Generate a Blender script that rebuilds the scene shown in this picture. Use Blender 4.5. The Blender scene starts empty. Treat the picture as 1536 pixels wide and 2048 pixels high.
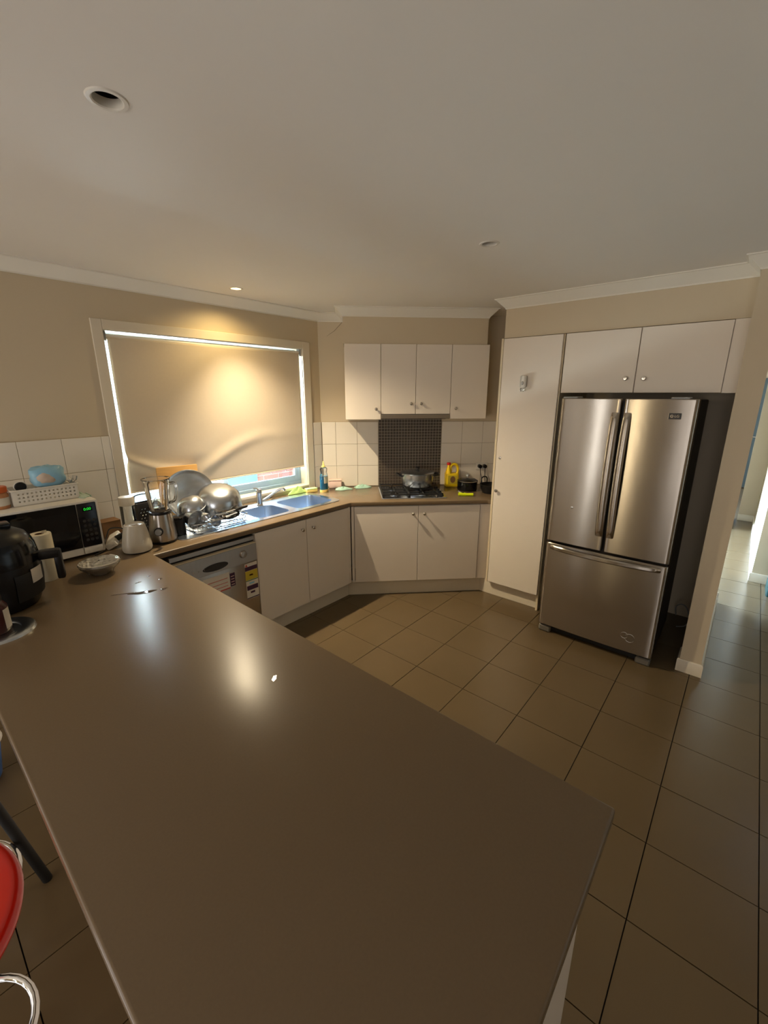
import bpy, bmesh, math, random
from mathutils import Vector, Matrix
random.seed(7)
C = bpy.context.scene.collection
R = math.radians
PI = math.pi

# ------------------------------------------------------------------ camera
CAM_H = 1.8082
cd = bpy.data.cameras.new('camera')
cam = bpy.data.objects.new('camera', cd)
C.objects.link(cam)
cam.location = (0, 0, CAM_H)
cam.rotation_euler = (R(90 - 15.471), 0, R(40.337 - 90))
cd.sensor_fit = 'VERTICAL'
cd.sensor_height = 36.0
cd.lens = 857.9 / 2048 * 36.0
cd.clip_start = 0.02
cd.clip_end = 200
bpy.context.scene.camera = cam

# ------------------------------------------------------------------ sky and exposure
vs = bpy.context.scene.view_settings
vs.view_transform = 'Standard'
vs.look = 'None'
vs.gamma = 1.0
vs.use_curve_mapping = False
vs.exposure = -0.12
w = bpy.data.worlds.new('sky')
bpy.context.scene.world = w
w.use_nodes = True
bg = w.node_tree.nodes['Background']
bg.inputs['Color'].default_value = (0.66, 0.83, 1.0, 1)
bg.inputs['Strength'].default_value = 3.6


def light(name, kind, loc, rot, energy, color, **kw):
    l = bpy.data.lights.new(name, kind)
    l.energy = energy
    l.color = color
    for k, v in kw.items():
        if hasattr(l, k):
            setattr(l, k, v)
    o = bpy.data.objects.new(name, l)
    o.location = loc
    o.rotation_euler = rot
    C.objects.link(o)
    return o


# daylight through the windows of the living area behind the camera
light('daylight_living', 'AREA', (-2.2, 3.17, 1.15), (R(90), 0, PI), 13, (1.0, 0.98, 1.0), shape='RECTANGLE', size=1.9, size_y=2.0)
light('daylight_rear_doors', 'AREA', (-3.97, -0.7, 1.25), (R(90), 0, R(-90)), 51, (1.0, 0.98, 1.0), shape='RECTANGLE', size=2.4, size_y=1.7)
# added lamp for sunlit paving, shining up through the gap under the blind
light('paving_fill', 'AREA', (1.86, 4.15, 0.45), (R(-127), 0, 0), 1200, (0.9, 0.95, 1.0), shape='RECTANGLE', size=2.4, size_y=0.6)
# added lamp boosting skylight on the sink, through the gap under the blind
light('sky_gap_fill', 'AREA', (1.95, 4.6, 2.05), (R(-50), 0, 0), 900, (0.80, 0.91, 1.0), shape='RECTANGLE', size=2.2, size_y=0.7)
# daylight in the foyer at the far end of the hallway
light('daylight_foyer', 'AREA', (9.5, 2.35, 1.2), (R(90), 0, PI), 90, (0.75, 0.86, 1.0), shape='RECTANGLE', size=1.6, size_y=1.8)
# added lamp standing in for a sunlit floor patch, brightening the ceiling
light('floor_bounce_fill', 'AREA', (-1.15, 1.75, 0.02), (PI, 0, 0), 11, (1.0, 0.98, 1.0), shape='RECTANGLE', size=1.1, size_y=1.3)
# added unseen strip lamps on the rear wall that streak the fridge doors
light('streak_strip_warm', 'AREA', (-3.985, 1.74, 1.2), (R(90), 0, R(-90)), 26, (1.0, 0.84, 0.56), shape='RECTANGLE', size=0.10, size_y=1.9)
light('streak_strip_cool', 'AREA', (-3.985, 2.85, 1.2), (R(90), 0, R(-90)), 22, (0.95, 0.97, 1.0), shape='RECTANGLE', size=0.09, size_y=1.9)
# daylight through the window of the side room off the hallway
light('daylight_side_room', 'AREA', (6.2, 2.55, 1.3), (R(90), 0, PI), 900, (0.44, 0.66, 1.0), shape='RECTANGLE', size=2.3, size_y=1.7)


# ------------------------------------------------------------------ materials
def lin(r, g, b):
    f = lambda c: (c / 12.92 if c <= 0.04045 else ((c + 0.055) / 1.055) ** 2.4)
    return (f(r / 255), f(g / 255), f(b / 255), 1)


def mat(name, col, rough=0.5, metal=0.0, var=0.0, vscale=20.0, bump=0.0, bscale=80.0, stretch=None, aniso=0.0, rvar=0.0,
        trans=0.0, ior=1.45, emit=None, estr=0.0, spec=0.5, alpha=None, coat=0.0, arot=0.0, bdist=0.002, world=False):
    m = bpy.data.materials.new(name)
    m.use_nodes = True
    nt = m.node_tree
    p = nt.nodes['Principled BSDF']
    p.inputs['Base Color'].default_value = col
    p.inputs['Roughness'].default_value = rough
    p.inputs['Metallic'].default_value = metal
    p.inputs['IOR'].default_value = ior
    p.inputs['Specular IOR Level'].default_value = spec
    p.inputs['Transmission Weight'].default_value = trans
    p.inputs['Coat Weight'].default_value = coat
    if aniso:
        p.inputs['Anisotropic'].default_value = aniso
        p.inputs['Anisotropic Rotation'].default_value = arot
        tg = nt.nodes.new('ShaderNodeTangent')
        tg.direction_type = 'RADIAL'
        tg.axis = 'Z'
        nt.links.new(tg.outputs[0], p.inputs['Tangent'])
    if emit:
        p.inputs['Emission Color'].default_value = emit
        p.inputs['Emission Strength'].default_value = estr
    tc = nt.nodes.new('ShaderNodeTexCoord')
    geo = nt.nodes.new('ShaderNodeNewGeometry')

    def noise(scale, detail=4):
        mp = nt.nodes.new('ShaderNodeMapping')
        if stretch:
            mp.inputs['Scale'].default_value = stretch
        nt.links.new(geo.outputs['Position'] if world else tc.outputs['Object'], mp.inputs[0])
        n = nt.nodes.new('ShaderNodeTexNoise')
        n.inputs['Scale'].default_value = scale
        n.inputs['Detail'].default_value = detail
        nt.links.new(mp.outputs[0], n.inputs['Vector'])
        return n
    if var or rvar:
        n = noise(vscale)
        if var:
            mx = nt.nodes.new('ShaderNodeMix')
            mx.data_type = 'RGBA'
            mx.inputs[6].default_value = [max(0, c * (1 - var)) for c in col[:3]] + [1]
            mx.inputs[7].default_value = [min(1, c * (1 + var)) for c in col[:3]] + [1]
            nt.links.new(n.outputs['Fac'], mx.inputs[0])
            nt.links.new(mx.outputs[2], p.inputs['Base Color'])
        if rvar:
            mr = nt.nodes.new('ShaderNodeMapRange')
            mr.inputs['To Min'].default_value = max(0.02, rough - rvar)
            mr.inputs['To Max'].default_value = rough + rvar
            nt.links.new(n.outputs['Fac'], mr.inputs['Value'])
            nt.links.new(mr.outputs[0], p.inputs['Roughness'])
    if bump:
        n = noise(bscale)
        b = nt.nodes.new('ShaderNodeBump')
        b.inputs['Strength'].default_value = bump
        b.inputs['Distance'].default_value = bdist
        nt.links.new(n.outputs['Fac'], b.inputs['Height'])
        nt.links.new(b.outputs[0], p.inputs['Normal'])
    if alpha is not None:
        # thin clear sheet: mostly see-through, with a surface reflection
        tr = nt.nodes.new('ShaderNodeBsdfTransparent')
        tr.inputs[0].default_value = (col[0], col[1], col[2], 1)
        gl = nt.nodes.new('ShaderNodeBsdfGlossy')
        gl.inputs['Roughness'].default_value = rough
        lw = nt.nodes.new('ShaderNodeFresnel')
        lw.inputs['IOR'].default_value = 1.5
        ad = nt.nodes.new('ShaderNodeMath')
        ad.operation = 'ADD'
        ad.use_clamp = True
        ad.inputs[1].default_value = alpha
        nt.links.new(lw.outputs[0], ad.inputs[0])
        ms = nt.nodes.new('ShaderNodeMixShader')
        nt.links.new(ad.outputs[0], ms.inputs[0])
        nt.links.new(tr.outputs[0], ms.inputs[1])
        nt.links.new(gl.outputs[0], ms.inputs[2])
        nt.links.new(ms.outputs[0], nt.nodes['Material Output'].inputs['Surface'])
    return m


M = dict(
    paint=mat('wall_paint', lin(200, 184, 156), 0.55, var=0.03, vscale=3, bump=0.05, bscale=300),
    ceiling=mat('ceiling_paint', lin(236, 231, 222), 0.7, var=0.02, vscale=2, bump=0.04, bscale=250),
    cornice=mat('cornice_plaster', lin(228, 222, 208), 0.6, var=0.02, vscale=8),
    trim=mat('trim_enamel', lin(214, 202, 180), 0.35, var=0.02, vscale=8),
    cab=mat('cabinet_melamine', lin(226, 214, 198), 0.42, var=0.02, vscale=6, bump=0.03, bscale=200),
    edge=mat('door_edge_band', lin(216, 200, 168), 0.5),
    dark_gap=mat('crack_line', lin(52, 44, 34), 0.8),  # dark line of the hairline wall crack
    counter=mat('bench_laminate', lin(113, 95, 72), 0.27, var=0.06, vscale=160, spec=0.38),
    tile=mat('floor_tile_glaze', lin(98, 82, 58), 0.25, var=0.10, vscale=2.5, world=True),
    grout=mat('floor_grout', lin(44, 36, 28), 0.9, var=0.1, vscale=40),
    wtile=mat('wall_tile_glaze', lin(228, 219, 204), 0.18, var=0.02, vscale=7),
    wgrout=mat('wall_grout', lin(168, 150, 122), 0.9),
    mosaic=mat('mosaic_tile_glaze', lin(74, 64, 54), 0.25, var=0.25, vscale=40),
    mgrout=mat('mosaic_grout', lin(176, 166, 150), 0.9),
    steel=mat('brushed_steel', lin(178, 170, 160), 0.30, 1.0, var=0.06, vscale=60, aniso=0.75, arot=0.25, stretch=(1, 1, 0.02)),
    fridge=mat('fridge_steel', lin(172, 163, 150), 0.26, 1.0, aniso=1.0, arot=0.25, bump=0.35, bscale=2.2, bdist=0.004, stretch=(1.0, 1.0, 0.5)),
    sink=mat('sink_steel', lin(202, 212, 226), 0.24, 1.0, var=0.03, vscale=8),
    pot=mat('aluminium_pot', lin(200, 204, 208), 0.26, 1.0, rvar=0.02, vscale=6),
    chrome=mat('chrome', lin(225, 225, 225), 0.07, 1.0),
    knob=mat('satin_nickel', lin(198, 192, 182), 0.25, 1.0),
    alu=mat('window_aluminium', lin(140, 156, 172), 0.4, 0.3, var=0.03),
    black=mat('black_plastic', lin(13, 12, 13), 0.34, var=0.1),
    blackm=mat('black_matt', lin(22, 21, 20), 0.6, var=0.1),
    iron=mat('cast_iron', lin(24, 23, 22), 0.45, bump=0.2, bscale=120),
    enamel=mat('black_enamel', lin(14, 15, 18), 0.12),
    blglass=mat('black_glass', lin(8, 8, 11), 0.06),
    navy=mat('control_panel_black', lin(10, 11, 20), 0.12),
    white=mat('white_plastic', lin(222, 216, 204), 0.35, var=0.02),
    cream=mat('cream_plastic', lin(208, 198, 178), 0.3, var=0.02),
    greyp=mat('grey_plastic', lin(150, 150, 148), 0.4),
    dgrey=mat('fridge_side_grey', lin(46, 43, 40), 0.45, var=0.06, bump=0.1, bscale=300),
    blind=mat('blind_fabric', lin(204, 188, 164), 0.75, var=0.03, vscale=60, bump=0.08, bscale=500),
    glass=mat('window_glass', (0.93, 0.97, 0.96, 1), 0.0, alpha=0.0),
    cglass=mat('clear_glass', (0.97, 0.985, 0.99, 1), 0.03, alpha=0.05),
    film=mat('cling_film', (0.97, 0.97, 0.97, 1), 0.22, alpha=0.10),
    brick=mat('outside_brick', lin(118, 84, 84), 0.85, var=0.18, vscale=18, bump=0.3, bscale=60),
    mortar=mat('outside_mortar', lin(152, 148, 152), 0.9),
    fence=mat('outside_steel_fence', lin(62, 118, 160), 0.6, var=0.04),
    ground=mat('outside_concrete', lin(190, 186, 178), 0.9, var=0.08, vscale=6),
    wood=mat('board_wood', lin(206, 158, 92), 0.5, var=0.16, vscale=9, stretch=(1, 1, 9)),
    roll=mat('paper_roll', lin(226, 214, 184), 0.9, bump=0.2, bscale=90),
    card=mat('cardboard_brown', lin(120, 86, 52), 0.8, var=0.05),
    orange=mat('orange_plastic', lin(196, 92, 36), 0.4),
    amber=mat('amber_contents', lin(186, 128, 84), 0.4, var=0.15, vscale=12),
    bluebag=mat('blue_plastic_bag', lin(138, 184, 208), 0.3, var=0.12, vscale=25, bump=0.5, bscale=30),
    bread=mat('pale_contents', lin(196, 178, 162), 0.75, var=0.2, vscale=30),
    mint=mat('mint_cloth', lin(160, 196, 178), 0.9, var=0.15, vscale=30, bump=0.5, bscale=60),
    lime=mat('lime_cloth', lin(190, 220, 130), 0.9, var=0.12, vscale=20, bump=0.4, bscale=60),
    paleg=mat('pale_green_cloth', lin(178, 196, 180), 0.8, var=0.08, vscale=20, bump=0.3, bscale=40),
    sponge=mat('yellow_sponge', lin(232, 206, 120), 0.9, bump=0.5, bscale=200),
    pink=mat('pink_plastic', lin(232, 200, 186), 0.5, var=0.05),
    bluel=mat('blue_liquid', lin(70, 186, 228), 0.1),
    label=mat('bottle_label', lin(214, 214, 190), 0.5),
    yellow=mat('yellow_plastic', lin(236, 200, 20), 0.35),
    neon=mat('neon_yellow_plastic', lin(226, 240, 20), 0.35),
    red=mat('red_plastic', lin(196, 28, 16), 0.4),
    redseat=mat('red_gloss_seat', lin(206, 26, 8), 0.22, coat=0.3),
    darkred=mat('dark_red_glaze', lin(58, 12, 10), 0.3),
    paper=mat('white_paper', lin(214, 206, 192), 0.7),
    purple=mat('sticker_purple', lin(62, 28, 56), 0.5),
    stred=mat('sticker_red', lin(190, 62, 40), 0.5),
    styel=mat('sticker_yellow', lin(196, 172, 46), 0.5),
    stgrn=mat('sticker_green', lin(70, 110, 60), 0.5),
    stblu=mat('sticker_blue', lin(120, 190, 220), 0.5),
    green=mat('bin_green', lin(24, 62, 54), 0.4),
    led=mat('green_display', lin(10, 60, 10), 0.4, emit=(0.02, 1.0, 0.05, 1), estr=0.9),
    lamp=mat('lit_lamp', lin(255, 230, 180), 0.4, emit=(1.0, 0.78, 0.42, 1), estr=14),
    lens=mat('lamp_lens', lin(150, 140, 128), 0.25, bump=0.4, bscale=90),
    can=mat('lamp_can', lin(30, 26, 26), 0.4, 0.4),
    footgrey=mat('fridge_foot_grey', lin(104, 98, 88), 0.5),
    door=mat('front_door_paint', lin(70, 84, 88), 0.4),
    water=mat('spilled_water', (0.55, 0.42, 0.32, 1), 0.03, alpha=0.10),
    pail=mat('bluepail', lin(70, 120, 190), 0.3),  # plain blue of the floor bucket
)


# ------------------------------------------------------------------ mesh helpers
class MB:
    def __init__(self):
        self.v, self.f = [], []

    def add(self, vs_, fs):
        b = len(self.v)
        self.v += [tuple(p) for p in vs_]
        self.f += [tuple(b + i for i in f) for f in fs]
        return self

    def bm(self, bm_):
        bm_.verts.index_update()
        self.add([v.co for v in bm_.verts], [[v.index for v in f.verts] for f in bm_.faces])
        bm_.free()
        return self

    def box(self, x0, x1, y0, y1, z0, z1, bev=0.0, seg=1, mx=None):
        b = bmesh.new()
        r = bmesh.ops.create_cube(b, size=1.0)
        for v in b.verts:
            v.co = Vector(((x0 + x1) / 2 + v.co.x * (x1 - x0), (y0 + y1) / 2 + v.co.y * (y1 - y0), (z0 + z1) / 2 + v.co.z * (z1 - z0)))
        if bev:
            bmesh.ops.bevel(b, geom=list(b.edges), offset=bev, segments=seg, affect='EDGES', profile=0.5)
        if mx is not None:
            b.transform(mx)
        return self.bm(b)

    def prism(self, poly, z0, z1, bev=0.0, seg=2, top_only=False, mx=None):
        b = bmesh.new()
        bv = [b.verts.new((p[0], p[1], z0)) for p in poly]
        f = b.faces.new(bv)
        r = bmesh.ops.extrude_face_region(b, geom=[f])
        up = [g for g in r['geom'] if isinstance(g, bmesh.types.BMVert)]
        for v in up:
            v.co.z = z1
        bmesh.ops.recalc_face_normals(b, faces=b.faces)
        if bev:
            ed = [e for e in b.edges if (not top_only) or (abs(e.verts[0].co.z - z1) < 1e-6 and abs(e.verts[1].co.z - z1) < 1e-6)]
            bmesh.ops.bevel(b, geom=ed, offset=bev, segments=seg, affect='EDGES', profile=0.5)
        if mx is not None:
            b.transform(mx)
        return self.bm(b)

    def lathe(self, prof, n=24, mx=None, a0=0.0, a1=2 * PI):
        full = abs(a1 - a0 - 2 * PI) < 1e-6
        m_ = n if full else n + 1
        vs_, fs = [], []
        for (r, z) in prof:
            for k in range(m_):
                a = a0 + (a1 - a0) * k / n
                vs_.append(Vector((max(r, 1e-5) * math.cos(a), max(r, 1e-5) * math.sin(a), z)))
        for i in range(len(prof) - 1):
            for k in range(n):
                k2 = (k + 1) % m_
                fs.append((i * m_ + k, i * m_ + k2, (i + 1) * m_ + k2, (i + 1) * m_ + k))
        if mx is not None:
            vs_ = [mx @ p for p in vs_]
        return self.add(vs_, fs)

    def cyl(self, p0, p1, r0, r1=None, n=16):
        r1 = r0 if r1 is None else r1
        p0, p1 = Vector(p0), Vector(p1)
        d = p1 - p0
        q = d.to_track_quat('Z', 'Y').to_matrix().to_4x4()
        mx = Matrix.Translation(p0) @ q
        return self.lathe([(0, 0), (r0, 0), (r1, d.length), (0, d.length)], n, mx)

    def tube(self, pts, r, n=8, closed=False, caps=True):
        pts = [Vector(p) for p in pts]
        N = len(pts)
        vs_, fs = [], []
        up = Vector((0, 0, 1))
        prev = None
        for i, p in enumerate(pts):
            if closed:
                t = pts[(i + 1) % N] - pts[i - 1]
            else:
                t = pts[min(i + 1, N - 1)] - pts[max(i - 1, 0)]
            t.normalize()
            if prev is None:
                a = t.cross(up)
                if a.length < 1e-3:
                    a = t.cross(Vector((1, 0, 0)))
                a.normalize()
            else:
                a = prev - t * prev.dot(t)
                a.normalize()
            prev = a
            b = t.cross(a)
            rr = r[i] if isinstance(r, (list, tuple)) else r
            for k in range(n):
                g = 2 * PI * k / n
                vs_.append(p + (a * math.cos(g) + b * math.sin(g)) * rr)
        for i in range(N if closed else N - 1):
            j = (i + 1) % N
            for k in range(n):
                k2 = (k + 1) % n
                fs.append((i * n + k, i * n + k2, j * n + k2, j * n + k))
        if caps and not closed:
            fs.append(tuple(range(n - 1, -1, -1)))
            fs.append(tuple((N - 1) * n + k for k in range(n)))
        return self.add(vs_, fs)

    def sphere(self, c, r, n=16, s=(1, 1, 1), mx=None):
        c = Vector(c)
        prof = [(r * math.sin(PI * i / (n // 2)), -r * math.cos(PI * i / (n // 2))) for i in range(n // 2 + 1)]
        m_ = Matrix.Translation(c) @ Matrix.Diagonal((s[0], s[1], s[2], 1))
        if mx is not None:
            m_ = mx @ m_
        return self.lathe(prof, n, m_)


def arc(cx, cy, r, a0, a1, n, z=0.0):
    return [(cx + r * math.cos(R(a0 + (a1 - a0) * i / n)), cy + r * math.sin(R(a0 + (a1 - a0) * i / n)), z) for i in range(n + 1)]


def rrect(x0, x1, y0, y1, r, n=5):
    out = []
    for cx, cy, a in ((x1 - r, y1 - r, 0), (x0 + r, y1 - r, 90), (x0 + r, y0 + r, 180), (x1 - r, y0 + r, 270)):
        out += [(p[0], p[1]) for p in arc(cx, cy, r, a, a + 90, n)]
    return out


def smooth_pts(pts, n=6):
    pts = [Vector(p) for p in pts]
    out = []
    for i in range(len(pts) - 1):
        p0, p1, p2, p3 = pts[max(i - 1, 0)], pts[i], pts[i + 1], pts[min(i + 2, len(pts) - 1)]
        for k in range(n):
            t = k / n
            out.append(0.5 * ((2 * p1) + (p2 - p0) * t + (2 * p0 - 5 * p1 + 4 * p2 - p3) * t * t + (3 * p1 - p0 - 3 * p2 + p3) * t ** 3))
    out.append(pts[-1])
    return out


def mesh_of(name, mb, m, sharp=35):
    me = bpy.data.meshes.new(name)
    me.from_pydata(mb.v, [], mb.f)
    b = bmesh.new()
    b.from_mesh(me)
    bmesh.ops.remove_doubles(b, verts=b.verts, dist=1e-6)
    bmesh.ops.recalc_face_normals(b, faces=b.faces)
    b.to_mesh(me)
    b.free()
    me.materials.append(m if not isinstance(m, str) else M[m])
    me.shade_smooth()
    me.set_sharp_from_angle(angle=R(sharp))
    me.update()
    return me


def obj(name, mb, m, parent=None, kind=None, label=None, sharp=35, loc=None, rotz=0.0):
    o = bpy.data.objects.new(name, mesh_of(name, mb, m, sharp) if isinstance(mb, MB) else mb)
    C.objects.link(o)
    if parent:
        o.parent = parent
    if loc:
        o.location = loc
    if rotz:
        o.rotation_euler = (0, 0, rotz)
    if kind:
        o['kind'] = kind
    if label:
        o['label'] = label
    return o


def tag(o, label, cat, group=None):
    o['label'] = label
    o['category'] = cat
    if group:
        o['group'] = group
    return o


def thing(name, label, cat, loc=(0, 0, 0), rotz=0.0, group=None):
    o = bpy.data.objects.new(name, None)
    o.empty_display_size = 0.05
    C.objects.link(o)
    o.location = loc
    o.rotation_euler = (0, 0, rotz)
    return tag(o, label, cat, group)


def struct(name, mb, m, parent=None, label=None):
    return obj(name, mb, m, parent, 'structure', label)


def cut(o, cutters):
    """subtract closed cutter meshes and keep the result as plain mesh data"""
    tmp = []
    for mb in cutters:
        t = obj('cutter', mb, 'white', o.parent)
        t.location, t.rotation_euler = o.location, o.rotation_euler
        tmp.append(t)
        md = o.modifiers.new('cut', 'BOOLEAN')
        md.operation = 'DIFFERENCE'
        md.solver = 'EXACT'
        md.object = t
    dg = bpy.context.evaluated_depsgraph_get()
    me = bpy.data.meshes.new_from_object(o.evaluated_get(dg))
    o.modifiers.clear()
    o.data = me
    me.shade_smooth()
    me.set_sharp_from_angle(angle=R(35))
    for t in tmp:
        d = t.data
        bpy.data.objects.remove(t)
        bpy.data.meshes.remove(d)


# ------------------------------------------------------------------ key dimensions (metres)
YW = 3.214            # inner face of the window wall
XD = 2.841            # where the window wall meets the corner wall (X + Y = DW)
DW = XD + YW
ZC = 2.51             # ceiling
XF = 3.379            # pantry and overhead door fronts
S2 = math.sqrt(2)

# ------------------------------------------------------------------ floor with its tiles
floor = struct('floor', MB().box(-4.2, 12, -3.4, 3.42, -0.12, -0.010), 'grout')
TX, TY = 0.354, 0.360
tmesh = mesh_of('tile', MB().box(-TX / 2 + 0.002, TX / 2 - 0.002, -TY / 2 + 0.002, TY / 2 - 0.002, -0.011, 0.0), 'tile')
rest = MB()
for k in range(-19, 27):
    for j in range(-10, 9):
        cx, cy = 2.45 + TX * (k + 0.5), 0.045 + TY * (j + 0.5)
        seen = (-4 <= k <= 2 and -2 <= j <= 6) or (k in (-9, -8, -7) and 1 <= j <= 7) or (3 <= k <= 15 and -2 <= j <= 0)
        dz = random.uniform(-0.0004, 0.0004)
        if seen:
            o = obj('tile', tmesh, None, floor, loc=(cx, cy, dz))
        else:
            rest.box(cx - TX / 2 + 0.002, cx + TX / 2 - 0.002, max(cy - TY / 2 + 0.002, -3.39), min(cy + TY / 2 - 0.002, 3.41), -0.011, dz)
o = obj('outlying_tiles', rest, 'tile', floor, 'stuff')

# ------------------------------------------------------------------ ceiling with recesses for the downlights
DL = [(0.545, 1.363), (2.13, 1.136), (1.84, 2.913)]
ceiling = struct('ceiling', MB().box(-4.2, 12, -3.4, 3.42, ZC, ZC + 0.14), 'ceiling')
cut(ceiling, [MB().cyl((x, y, ZC - 0.05), (x, y, ZC + 0.09), 0.036, n=32) for x, y in DL])

# ------------------------------------------------------------------ walls
WX0, WX1, WZ0, WZ1 = 1.060, 2.644, 0.952, 2.192   # kitchen window opening
mb = MB()
YO = YW + 0.20
mb.box(-4.2, WX0, YW, YO, 0, ZC).box(WX0, WX1, YW, YO, 0, WZ0).box(WX0, WX1, YW, YO, WZ1, ZC)
mb.box(WX1, XD, YW, YO, 0, ZC)
wall_left = struct('wall_left', mb, 'paint')
mb = MB()
xe = 4.10
mb.prism([(XD, YW), (xe, DW - xe), (xe + 0.1, DW - xe + 0.1), (XD + 0.1, YW + 0.1)], 0, ZC)
wall_corner = struct('wall_corner', mb, 'paint')
mb = MB()
mb.box(4.10, 4.2, 0.114, 2.05, 0, ZC)                                     # behind pantry and fridge
wall_back_of_alcove = struct('wall_front', mb, 'paint')
mb = MB().box(3.215, 4.6, -0.003, 0.114, 0, ZC)
mb.box(4.6, 7.4, -0.003, 0.114, 2.2, ZC).box(7.4, 8.05, -0.003, 0.114, 0, ZC)
wall_right = struct('wall_right', mb, 'paint')                             # nib beside the fridge, running down the hallway
# hallway: right side wall, its end face, doorway at the far end
mb = MB().box(5.38, 8.05, -0.33, -0.23, 0, ZC).box(5.38, 5.48, -3.4, -0.33, 0, ZC)
wall_hallway = struct('wall_hallway', mb, 'paint')
mb = MB().box(8.05, 8.15, -0.33, -0.04, 0, ZC).box(8.05, 8.15, -0.04, 0.9, 2.25, ZC).box(8.05, 8.15, 0.9, 2.5, 0, ZC)
wall_far = struct('wall_far', mb, 'paint')
struct('wall_rear', MB().box(-4.2, -4.0, -3.4, 3.4, 0, ZC), 'paint')
struct('wall_side', MB().box(-4.2, 5.4, -3.4, -3.2, 0, ZC), 'paint')
mb = MB().box(4.2, 5.0, 2.4, 2.5, 0, ZC).box(7.4, 8.15, 2.4, 2.5, 0, ZC).box(5.0, 7.4, 2.4, 2.5, 0, 0.4).box(5.0, 7.4, 2.4, 2.5, 2.2, ZC)
struct('wall_side_room', mb, 'paint')
mb = MB().box(11.0, 11.1, -0.9, 0.10, 0, ZC).box(11.0, 11.1, 0.6, 2.5, 0, ZC).box(11.0, 11.1, 0.10, 0.6, 2.1, ZC)
mb.box(8.15, 11.1, -1.0, -0.9, 0, ZC).box(8.15, 11.1, 2.4, 2.5, 0, ZC)
struct('wall_foyer', mb, 'paint')
# dark front door at the end of the foyer
dr = struct('door_1', MB().box(10.94, 10.99, -0.85, 0.08, 0.01, 2.08, 0.004), 'door')
obj('handle', MB().cyl((10.94, 0.02, 1.0), (10.88, 0.02, 1.0), 0.012).cyl((10.89, 0.02, 1.0), (10.89, -0.1, 1.0), 0.01), 'chrome', dr)

# bulkheads above the overhead cupboards
blk = MB()
u = Vector((1 / S2, -1 / S2, 0))
nv = Vector((1 / S2, 1 / S2, 0))
BL, BR = (2.79, 2.83), (3.69, 1.93)
dd = (DW - (BL[0] + BL[1])) / 2
blk.prism([BL, BR, (BR[0] + dd, BR[1] + dd), (BL[0] + dd, BL[1] + dd)], 2.222, ZC)
struct('bulkhead_corner_wall', blk, 'paint')
struct('bulkhead_wall', MB().box(3.40, 4.10, 0.114, 1.632, 2.228, ZC), 'paint')

# cornices: cove profile swept along the wall tops with mitred corners
CP = [(0.0, -0.072), (0.006, -0.072), (0.008, -0.062)] + [(0.008 + 0.056 * (1 - math.cos(R(a))), -0.062 + 0.054 * math.sin(R(a))) for a in (15, 30, 45, 60, 75, 90)] + [(0.072, -0.006), (0.072, 0.0)]


def sweep(path, prof, z, closed_ends=True):
    """path: floor points with the room on the right-hand side of travel"""
    P = [Vector((p[0], p[1])) for p in path]
    vs_, fs = [], []
    n = len(prof)
    for i, p in enumerate(P):
        def nor(a, b):
            d = (b - a).normalized()
            return Vector((d.y, -d.x))
        if i == 0:
            m_ = nor(P[0], P[1])
        elif i == len(P) - 1:
            m_ = nor(P[-2], P[-1])
        else:
            n1, n2 = nor(P[i - 1], p), nor(p, P[i + 1])
            m_ = (n1 + n2)
            m_ = m_ / (m_.length ** 2) * 2
        for (d, h) in prof:
            vs_.append((p.x + m_.x * d, p.y + m_.y * d, z + h))
    for i in range(len(P) - 1):
        for k in range(n - 1):
            fs.append((i * n + k, (i + 1) * n + k, (i + 1) * n + k + 1, i * n + k + 1))
    for i in (0, len(P) - 1):
        fs.append(tuple(i * n + k for k in range(n)))
    # back faces close the solid
    for i in range(len(P) - 1):
        fs.append((i * n, i * n + n - 1, (i + 1) * n + n - 1, (i + 1) * n))
    return MB().add(vs_, fs)


struct('trim_1', sweep([(-4.0, YW), (XD, YW), (BL[0] + dd, BL[1] + dd), BL, BR, (BR[0] + dd * 0.98, BR[1] + dd * 0.98)], CP, ZC), 'cornice')
struct('trim_2', sweep([(4.0, 1.632), (3.40, 1.632), (3.40, 0.114)], CP, ZC), 'cornice')
struct('trim_3', sweep([(3.40, 0.114), (3.215, 0.114), (3.215, -0.003), (4.6, -0.003)], CP, ZC), 'cornice')

# skirtings
SP = [(0.0, 0.0), (0.014, 0.0), (0.014, 0.082), (0.009, 0.090), (0.0, 0.090)]
struct('baseboard_right', sweep([(3.38, 0.114), (3.215, 0.114), (3.215, -0.003), (4.6, -0.003)], SP, 0.0), 'trim')
struct('baseboard_hallway', sweep([(8.05, -0.04), (8.05, -0.23)], SP, 0.0), 'trim')
struct('baseboard_hallway_side', sweep([(8.05, -0.23), (5.38, -0.23), (5.38, -3.2)], SP, 0.0), 'trim')

# ------------------------------------------------------------------ wall tiles
TZ = [0.902, 1.112, 1.326, 1.540]


def wall_tile(parent, w_, h_, loc, rotz, cache={}):
    key = (round(w_, 3), round(h_, 3))
    if key not in cache:
        cache[key] = mesh_of('tile', MB().box(0.0012, w_ - 0.0012, -0.007, 0.001, 0.0012, h_ - 0.0012, 0.0012), 'wtile')
    return obj('tile', cache[key], None, parent, loc=loc, rotz=rotz)


# grout beds
obj('grout_bed', MB().box(0.075, 0.998, YW - 0.004, YW, 0.9, 1.542).box(2.73, XD - 0.001, YW - 0.004, YW, 0.9, 1.542), 'wgrout', wall_left)
xj = [0.09, 0.304, 0.519, 0.735, 0.950, 0.998]
for a, b in zip(xj[:-1], xj[1:]):
    for z0, z1 in zip(TZ[:-1], TZ[1:]):
        wall_tile(wall_left, b - a, z1 - z0, (a, YW - 0.003, z0), 0)
for z0, z1 in zip(TZ[:-1], TZ[1:]):
    wall_tile(wall_left, XD - 0.008 - 2.73, z1 - z0, (2.73, YW - 0.003, z0), 0)
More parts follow.
